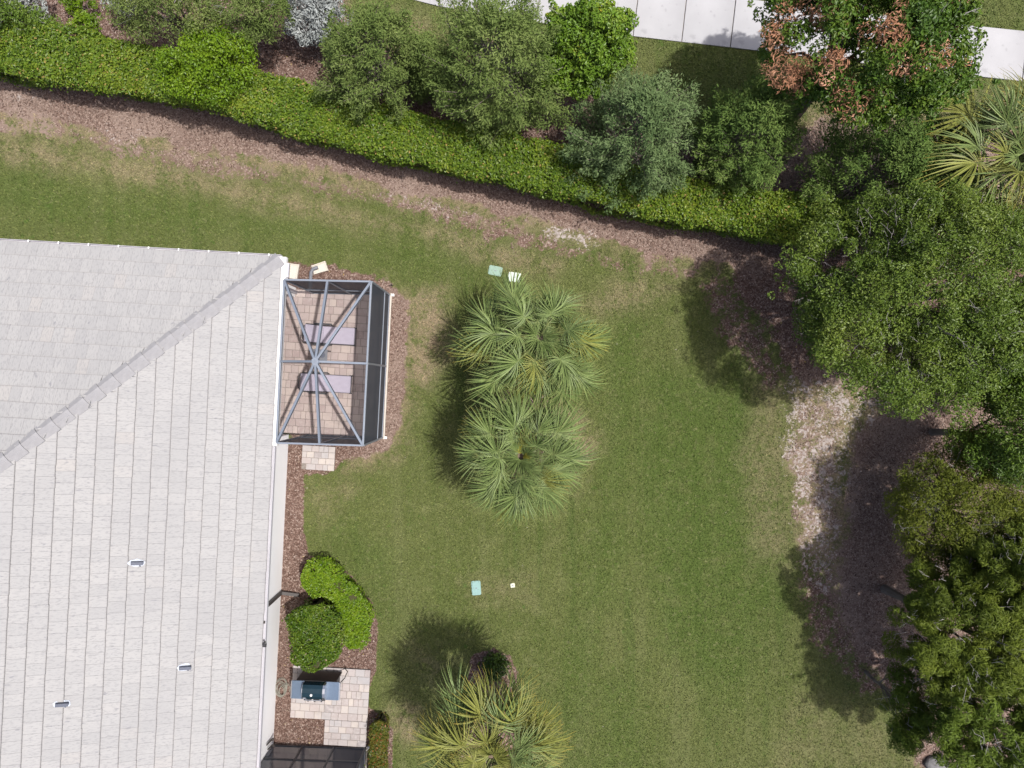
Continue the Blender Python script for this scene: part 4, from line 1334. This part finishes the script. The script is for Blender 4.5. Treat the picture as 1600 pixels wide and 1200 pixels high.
# ------------------------------------------------------------------ shrubs by the house
hedge_run("clipped_shrub", [(473, 900), (498, 902), (523, 917), (545, 938), (554, 962), (555, 990), (546, 1014)], 0.72, 0.47, M['lime_leaf'],
          "bright lime S-shaped clipped shrub beside the house wall", "shrub", 11000, (0.05, 0.09), under=[.85, 1.2, .85, 1.0, 1.15, .9, .8], wob=0.19)
hedge_run("clipped_shrub", [(488, 946), (488, 972), (488, 1010), (487, 1052)], 1.20, 0.82, M['deep_lime'],
          "rounded block of deeper green shrub just behind the grill", "shrub", 11000, (0.055, 0.10), under=[.9, 1.0, 1.05, .95], wob=0.22)
hedge_run("clipped_shrub", [(592, 1128), (591, 1150), (590, 1190), (589, 1240)], 0.70, 0.33, M['red_leaf'],
          "narrow red-tipped clipped shrub beside grill patio, bottom edge", "shrub", 5500, (0.045, 0.08), under=[.9, 1, 1, 1], wob=0.09)
broad_tree("round_shrub", 772, 1041, 0.35, (0.40, 0.38, 0.33), 0, M['dark_leaf'], "small dark green shrub with orange leaves above bottom palm", n=42, per=60, leaf=(0.05, 0.09), clump=(0.10, 0.16), trunk_r=0.02, cat="shrub")

# ------------------------------------------------------------------ cedars and other trees behind the hedge
cedar(586, 100, 1.55, 4.3, M['cedar'], "rounded grey-green cedar, leftmost behind the hedge, beside the silver shrub", n=150, sx=1.08)
cedar(668, 108, 0.72, 3.4, M['cedar'], "small slim cedar squeezed between the two big left cedars", n=60)
cedar(776, 108, 2.05, 5.2, M['cedar'], "largest cedar, in the middle behind the hedge, left of bright tree", n=210)
cedar(988, 216, 1.85, 4.7, M['cedar_blue'], "bluish green cedar right of the dark gap, overhanging the hedge", n=180)
cedar(1165, 215, 1.58, 4.4, M['cedar_dark'], "compact green cedar below the sidewalk shadow, right of bluish cedar", n=160)
cedar(1372, 272, 1.9, 4.4, M['cedar_dark'], "dark green cedar between browning tree and large oak", n=180, sx=1.12)
broad_tree("leafy_tree", 915, 78, 2.6, (1.18, 1.12, 1.5), 0, M['citrus'], "bright green leafy tree with ragged top against the sidewalk", n=130, per=110, leaf=(0.07, 0.13), clump=(0.16, 0.34), trunk_r=0.06, twig=14, lobes_amp=0.7, seed=2, boughs=26)
broad_tree("leafy_tree", 325, 103, 2.0, (1.20, 0.95, 0.85), 0, M['lime_leaf'], "lime green bushy tree rising out of the left part of the hedge", n=110, per=110, leaf=(0.06, 0.10), clump=(0.2, 0.36), trunk_r=0.05, lobes_amp=0.7, seed=4)
broad_tree("silver_shrub", 497, 26, 1.3, (0.85, 0.80, 1.0), 0, M['silver'], "pale silver leaved shrub behind the hedge, left of the first cedar", n=90, per=70, leaf=(0.07, 0.13), aspect=0.4, clump=(0.14, 0.28), trunk_r=0.04, cat="shrub", twig=30, bark='twig', lobes_amp=0.7)
broad_tree("silver_shrub", 22, 0, 1.2, (0.75, 0.55, 0.9), 0, M['silver'], "silver shrub cut off by the top left corner", n=60, per=60, leaf=(0.07, 0.13), aspect=0.4, clump=(0.14, 0.26), trunk_r=0.04, cat="shrub", twig=24, bark='twig', lobes_amp=0.7)
broad_tree("silver_shrub", 190, -8, 1.1, (0.50, 0.40, 0.7), 0, M['silver'], "small silver shrub at the top edge beside olive trees", n=40, per=60, leaf=(0.06, 0.11), aspect=0.4, clump=(0.12, 0.22), trunk_r=0.03, cat="shrub", twig=12, bark='twig', lobes_amp=0.7)
broad_tree("leafy_tree", 262, 10, 2.4, (1.35, 0.85, 1.2), 0, M['olive_leaf'], "olive green tree at the top edge above the lime tree", n=120, per=110, leaf=(0.05, 0.10), aspect=0.4, clump=(0.18, 0.34), trunk_r=0.06, twig=16, lobes_amp=0.7, seed=6)
broad_tree("leafy_tree", 392, 14, 2.2, (0.95, 0.90, 1.1), 0, M['cedar'], "grey-green feathery tree at top edge left of big silver shrub", n=100, per=110, leaf=(0.05, 0.10), aspect=0.35, clump=(0.16, 0.30), trunk_r=0.06, twig=14, lobes_amp=0.7, seed=7)
broad_tree("leafy_tree", 22, 34, 1.6, (0.95, 0.45, 0.8), 0, M['forest'], "dark green bush behind the hedge in the top left corner", n=60, per=90, leaf=(0.05, 0.10), aspect=0.45, clump=(0.16, 0.28), trunk_r=0.05, twig=14, lobes_amp=0.6, seed=8)
broad_tree("yellow_shrub", 118, 4, 0.7, (0.34, 0.34, 0.45), 0, M['lime_leaf'], "little yellow-green shrub on the mulch at the top edge", n=26, per=50, leaf=(0.05, 0.09), clump=(0.08, 0.16), trunk_r=0.02, cat="shrub", lobes_amp=0.8)
broad_tree("yellow_shrub", 137, 42, 1.3, (0.36, 0.40, 0.5), 0, M['lime_leaf'], "upright yellow-green shrub poking up behind the left hedge", n=30, per=60, leaf=(0.05, 0.09), clump=(0.10, 0.18), trunk_r=0.02, cat="shrub", lobes_amp=0.8)

# browning tree over the sidewalk
def brown_pick(C, g):
    nz = noise3(C * 1.5 + 4.0, 1.0)
    left = (C[:, 0] < -0.35) & (C[:, 1] < 0.35)
    return (left & (nz > 0.36) & (g.random(len(C)) < 0.6)) | ((nz > 0.66) & (g.random(len(C)) < 0.25))
broad_tree("browning_tree", 1360, 38, 5.2, (2.20, 2.15, 1.7), 0, M['maple'], "broad green tree with brown dead branches overhanging the sidewalk", n=380, per=125, leaf=(0.07, 0.13), clump=(0.17, 0.42), trunk_r=0.12,
           brown=brown_pick, twig=40, trunk_at=P(1246, 178), lobes_amp=0.75, seed=3, aspect=0.5, boughs=40)

# large oak at the right
broad_tree("oak_tree", 1440, 460, 4.4, (3.10, 2.45, 1.9), 0, M['oak'], "largest tree, spreading green oak at right shading the lawn", n=560, per=150, leaf=(0.045, 0.09), clump=(0.19, 0.42), trunk_r=0.18, twig=220, lobes_amp=0.75, seed=1, aspect=0.5, boughs=70)
# trees along the right edge
broad_tree("leafy_tree", 1604, 552, 2.8, (1.5, 1.45, 1.5), 0, M['forest'], "dark green tree in the oak's shade at the right edge", n=170, per=120, leaf=(0.07, 0.13), clump=(0.22, 0.42), trunk_r=0.1, lobes_amp=0.6, seed=9, boughs=25)
broad_tree("leafy_tree", 1585, 690, 3.6, (1.25, 1.05, 1.4), 0, M['forest'], "mid green feathery tree at the right edge above the yellowish pine", n=150, per=120, leaf=(0.06, 0.11), aspect=0.4, clump=(0.18, 0.34), trunk_r=0.08, lobes_amp=0.7, seed=10)
myrtle = broad_tree("leafy_tree", 1508, 806, 2.7, (1.85, 2.10, 1.45), 0, M['myrtle'], "yellow-green mounded tree with bare grey twigs, right of sandy patch", n=330, per=130, leaf=(0.05, 0.10), aspect=0.32, clump=(0.20, 0.40), trunk_r=0.12, twig=150, lobes_amp=0.6, seed=11, boughs=40)
for px_, py_, z_, r_ in ((1446, 778, 3.0, 0.30), (1556, 822, 3.75, 0.45)):       # dead grey branch tips on the mounded tree
    c_ = P(px_, py_, z_) - myrtle.location
    tag(twigs(34, c_, (r_, r_, 0.16), 0.42, 0.008).build("dead_branch", M['twig'], myrtle), kind="stuff")
NEEDLE = dict(leaf=(0.10, 0.17), aspect=0.15, clump=(0.13, 0.29), n_limb=9, group="pines along the right edge", flat=0.8)
broad_tree("pine_tree", 1500, 985, 3.7, (1.65, 1.75, 1.7), 0, M['pine'], "ragged yellow-green pine below the mounded tree, its shadow on the lawn", n=260, per=150, trunk_r=0.10, twig=110, lobes_amp=0.8, seed=14, boughs=40, **NEEDLE)
broad_tree("pine_tree", 1570, 1130, 3.9, (1.95, 1.75, 1.8), 0, M['pine_deep'], "dark green pine in the bottom right corner", n=300, per=150, trunk_r=0.10, twig=100, lobes_amp=0.7, seed=15, boughs=40, **NEEDLE)
broad_tree("pine_tree", 1600, 915, 4.2, (1.5, 1.5, 1.6), 0, M['pine'], "yellowish pine at the right edge behind the mounded tree", n=220, per=150, trunk_r=0.10, twig=60, lobes_amp=0.7, seed=16, boughs=30, **NEEDLE)
broad_tree("pine_tree", 1415, 1100, 2.2, (0.62, 0.95, 1.0), 0, M['pine_deep'], "thin low pine sapling at the lawn edge, bottom right", n=46, per=110, trunk_r=0.04, twig=40, lobes_amp=0.9, seed=17, boughs=12, **NEEDLE)

# ------------------------------------------------------------------ palms: each fan frond is a part
def frond_mesh(seed, Lp, Lb, nseg=42, spread=132, droop=0.42, curl=0.25):
    g = np.random.default_rng(seed)
    V, F, TIP, RN = [], [], [], []
    def strip(points, widths, nrm, rn):
        o = len(V)
        m = len(points)
        for i, (p_, w_) in enumerate(zip(points, widths)):
            d_ = (points[min(i + 1, m - 1)] - points[max(i - 1, 0)]); d_ /= np.linalg.norm(d_) + 1e-9
            s_ = np.cross(d_, nrm); s_ /= np.linalg.norm(s_) + 1e-9
            up_ = np.cross(s_, d_)
            V.extend([p_ - s_ * w_ + up_ * w_ * 0.45, p_ - up_ * w_ * 0.25, p_ + s_ * w_ + up_ * w_ * 0.45])
            TIP.extend([i / (m - 1)] * 3); RN.extend([rn, rn * 0.6, rn])
        for i in range(m - 1):
            a = o + 3 * i
            F.append((a, a + 1, a + 4, a + 3)); F.append((a + 1, a + 2, a + 5, a + 4))
    # blade segments spread from the costa (local x = outwards, z = up)
    for k in range(nseg):
        f = (k + 0.5) / nseg * 2 - 1
        a = math.radians(spread) * f + g.normal(0, 0.06)
        L = Lb * (1.0 - 0.32 * abs(f) ** 1.6) * g.uniform(0.86, 1.06)
        costa = (1 - abs(f)) * Lb * 0.30
        base = np.array([Lp + costa, 0, -0.10 * costa * costa / max(Lb, .1)])
        dirv = np.array([math.cos(a), math.sin(a), 0.0])
        lift = 0.16 * abs(f) + g.normal(0, 0.11)
        dr = droop * g.uniform(0.5, 1.5)
        pts = []
        for t_ in (0.0, 0.3, 0.55, 0.8, 1.0):
            z = L * (lift * t_ - dr * t_ ** 2.4) - (0.12 * L * max(0, math.cos(a)) * t_)
            pts.append(base + dirv * L * t_ * (1 - 0.10 * dr * t_) + np.array([0, 0, z]))
        w = 0.0165 * Lb / 0.8
        strip(pts, [w * 0.45, w, w * 0.85, w * 0.45, w * 0.05], np.array([0, 0, 1.0]), g.random())
    me = np_mesh("frond", V, F, {"tip": ('FLOAT', TIP), "rnd": ('FLOAT', RN)})
    return me
def petiole_mesh(Lp, Lb):
    mb = MB()
    mb.tube([(0, 0, 0), (Lp * 0.5, 0, 0.05), (Lp, 0, 0.0), (Lp + Lb * 0.25, 0, -0.01)], [0.028, 0.020, 0.015, 0.006], 5)
    return mb.mesh("petiole")
FR = {}
def fronds_for(key, Lp, Lb, mat, n=4, **kw):
    if key not in FR:
        lst = []
        for k in range(n):
            me_ = frond_mesh(hash((len(FR), k)) % 9973 + k, Lp * (0.9 + 0.08 * k), Lb * (0.92 + 0.05 * k), **kw)
            me_.materials.append(mat)
            pm = petiole_mesh(Lp * (0.9 + 0.08 * k), Lb); pm.materials.append(M['petiole'])
            lst.append((me_, pm))
        FR[key] = lst
    return FR[key]
def palm(px, py, z, label, n, Lp, Lb, mats=('frond',), seed=1, trunk_r=0.14, heads=None, elev=(-22, 62), young=4, group="fan palms", gold=0):
    q = P(px, py, z)
    root = tag(empty("fan_palm", (q.x, q.y, 0)), label, "palm tree", group)
    g = random.Random(seed)
    heads = heads or [(0, 0, z)]
    for hx, hy, hz_ in heads:
        mb = MB()
        pts = [(hx * 0.4, hy * 0.4, -0.1), (hx * 0.8, hy * 0.8, hz_ * 0.5), (hx, hy, hz_ + 0.05)]
        mb.tube(pts, [trunk_r * 1.15, trunk_r, trunk_r * 1.1], 10)
        for k in range(26):                        # old leaf bases
            a = k * 2.4; zz = hz_ - 0.9 + k * 0.036
            mb.bar((hx + trunk_r * .9 * math.cos(a), hy + trunk_r * .9 * math.sin(a), zz), (hx + trunk_r * 1.9 * math.cos(a), hy + trunk_r * 1.9 * math.sin(a), zz + 0.16), 0.06, 0.02)
        mb.build("trunk", M['palm_bark'], root)
    for i in range(n):
        hx, hy, hz_ = heads[i % len(heads)]
        f = (i + 0.5) / n
        az = i * 2.39996 + g.uniform(-0.25, 0.25)
        el = elev[0] + (elev[1] - elev[0]) * f ** 1.1 + g.uniform(-7, 7)
        mat = mats[g.randrange(len(mats))]
        Lk = 1.0 if f < 0.6 else 1.0 - 0.9 * (f - 0.6)
        fm, pm = fronds_for((mat, Lp, Lb), Lp, Lb, M[mat])[g.randrange(4)]
        o = link("frond", fm, None, root)
        o.location = (hx + 0.10 * math.cos(az), hy + 0.10 * math.sin(az), hz_ + 0.10 * f)
        roll = g.uniform(-0.7, 0.7)
        sc = g.uniform(0.88, 1.08) * Lk
        rot = Matrix.Rotation(az, 4, 'Z') @ Matrix.Rotation(-R(el), 4, 'Y') @ Matrix.Rotation(roll, 4, 'X')
        o.rotation_euler = rot.to_euler(); o.scale = (sc, sc, sc)
        p_ = link("petiole", pm, None, o)
    for i in range(5):                         # dead fronds hanging under the head
        hx, hy, hz_ = heads[i % len(heads)]
        fm, pm = fronds_for(('dead', Lp, Lb), Lp * 0.95, Lb * 0.85, M['frond_dead'], droop=0.8)[i % 4]
        o = link("dead_frond", fm, None, root)
        az = i * 1.257 + g.uniform(-.4, .4) + 2.2
        o.location = (hx, hy, hz_ - 0.1)
        o.rotation_euler = (Matrix.Rotation(az, 4, 'Z') @ Matrix.Rotation(R(g.uniform(22, 42)), 4, 'Y') @ Matrix.Rotation(g.uniform(-.6, .6), 4, 'X')).to_euler()
        o["label"] = "dry brown hanging frond"
    for i in range(young):
        hx, hy, hz_ = heads[i % len(heads)]
        fm, pm = fronds_for(('young', Lb), 0.12, Lb * 0.36, M['frond_gold'], spread=60, droop=0.1)[i % 4] if i < gold else fronds_for(('spear', Lb), 0.16, Lb * 0.66, M[mats[0]], spread=75, droop=0.2)[i % 4]
        o = link("frond", fm, None, root)
        o.location = (hx, hy, hz_ + 0.2)
        o.rotation_euler = (Matrix.Rotation(i * 1.7, 4, 'Z') @ Matrix.Rotation(-R(g.uniform(28, 66)), 4, 'Y')).to_euler()
    return root
palm(832, 535, 3.2, "upper of the two lawn palms, loose clump of fan fronds beside valve lids", 54, 0.82, 0.80, ('frond',) * 7 + ('frond_yellow',), seed=3, young=12,
     heads=[(0.18, 0.12, 3.4), (-0.38, -0.05, 2.9), (0.40, -0.30, 2.8)], elev=(-18, 60))
palm(814, 712, 3.5, "lower of the two lawn palms, dense round head with golden heart", 54, 0.84, 0.82, ('frond',) * 7 + ('frond_yellow',), seed=8, young=9, gold=2, elev=(-25, 62))
palm(768, 1178, 4.4, "yellowish fan palm in mulch ring, cut off by the bottom edge", 46, 0.98, 0.86, ('frond_yellow', 'frond_yellow', 'frond'), seed=12, young=6, elev=(-22, 60))
palm(1585, 252, 3.9, "fan palm with long glossy fronds at the right edge by sidewalk", 46, 1.15, 1.20, ('frond', 'frond_yellow', 'frond'), seed=21, young=6, elev=(-25, 60))
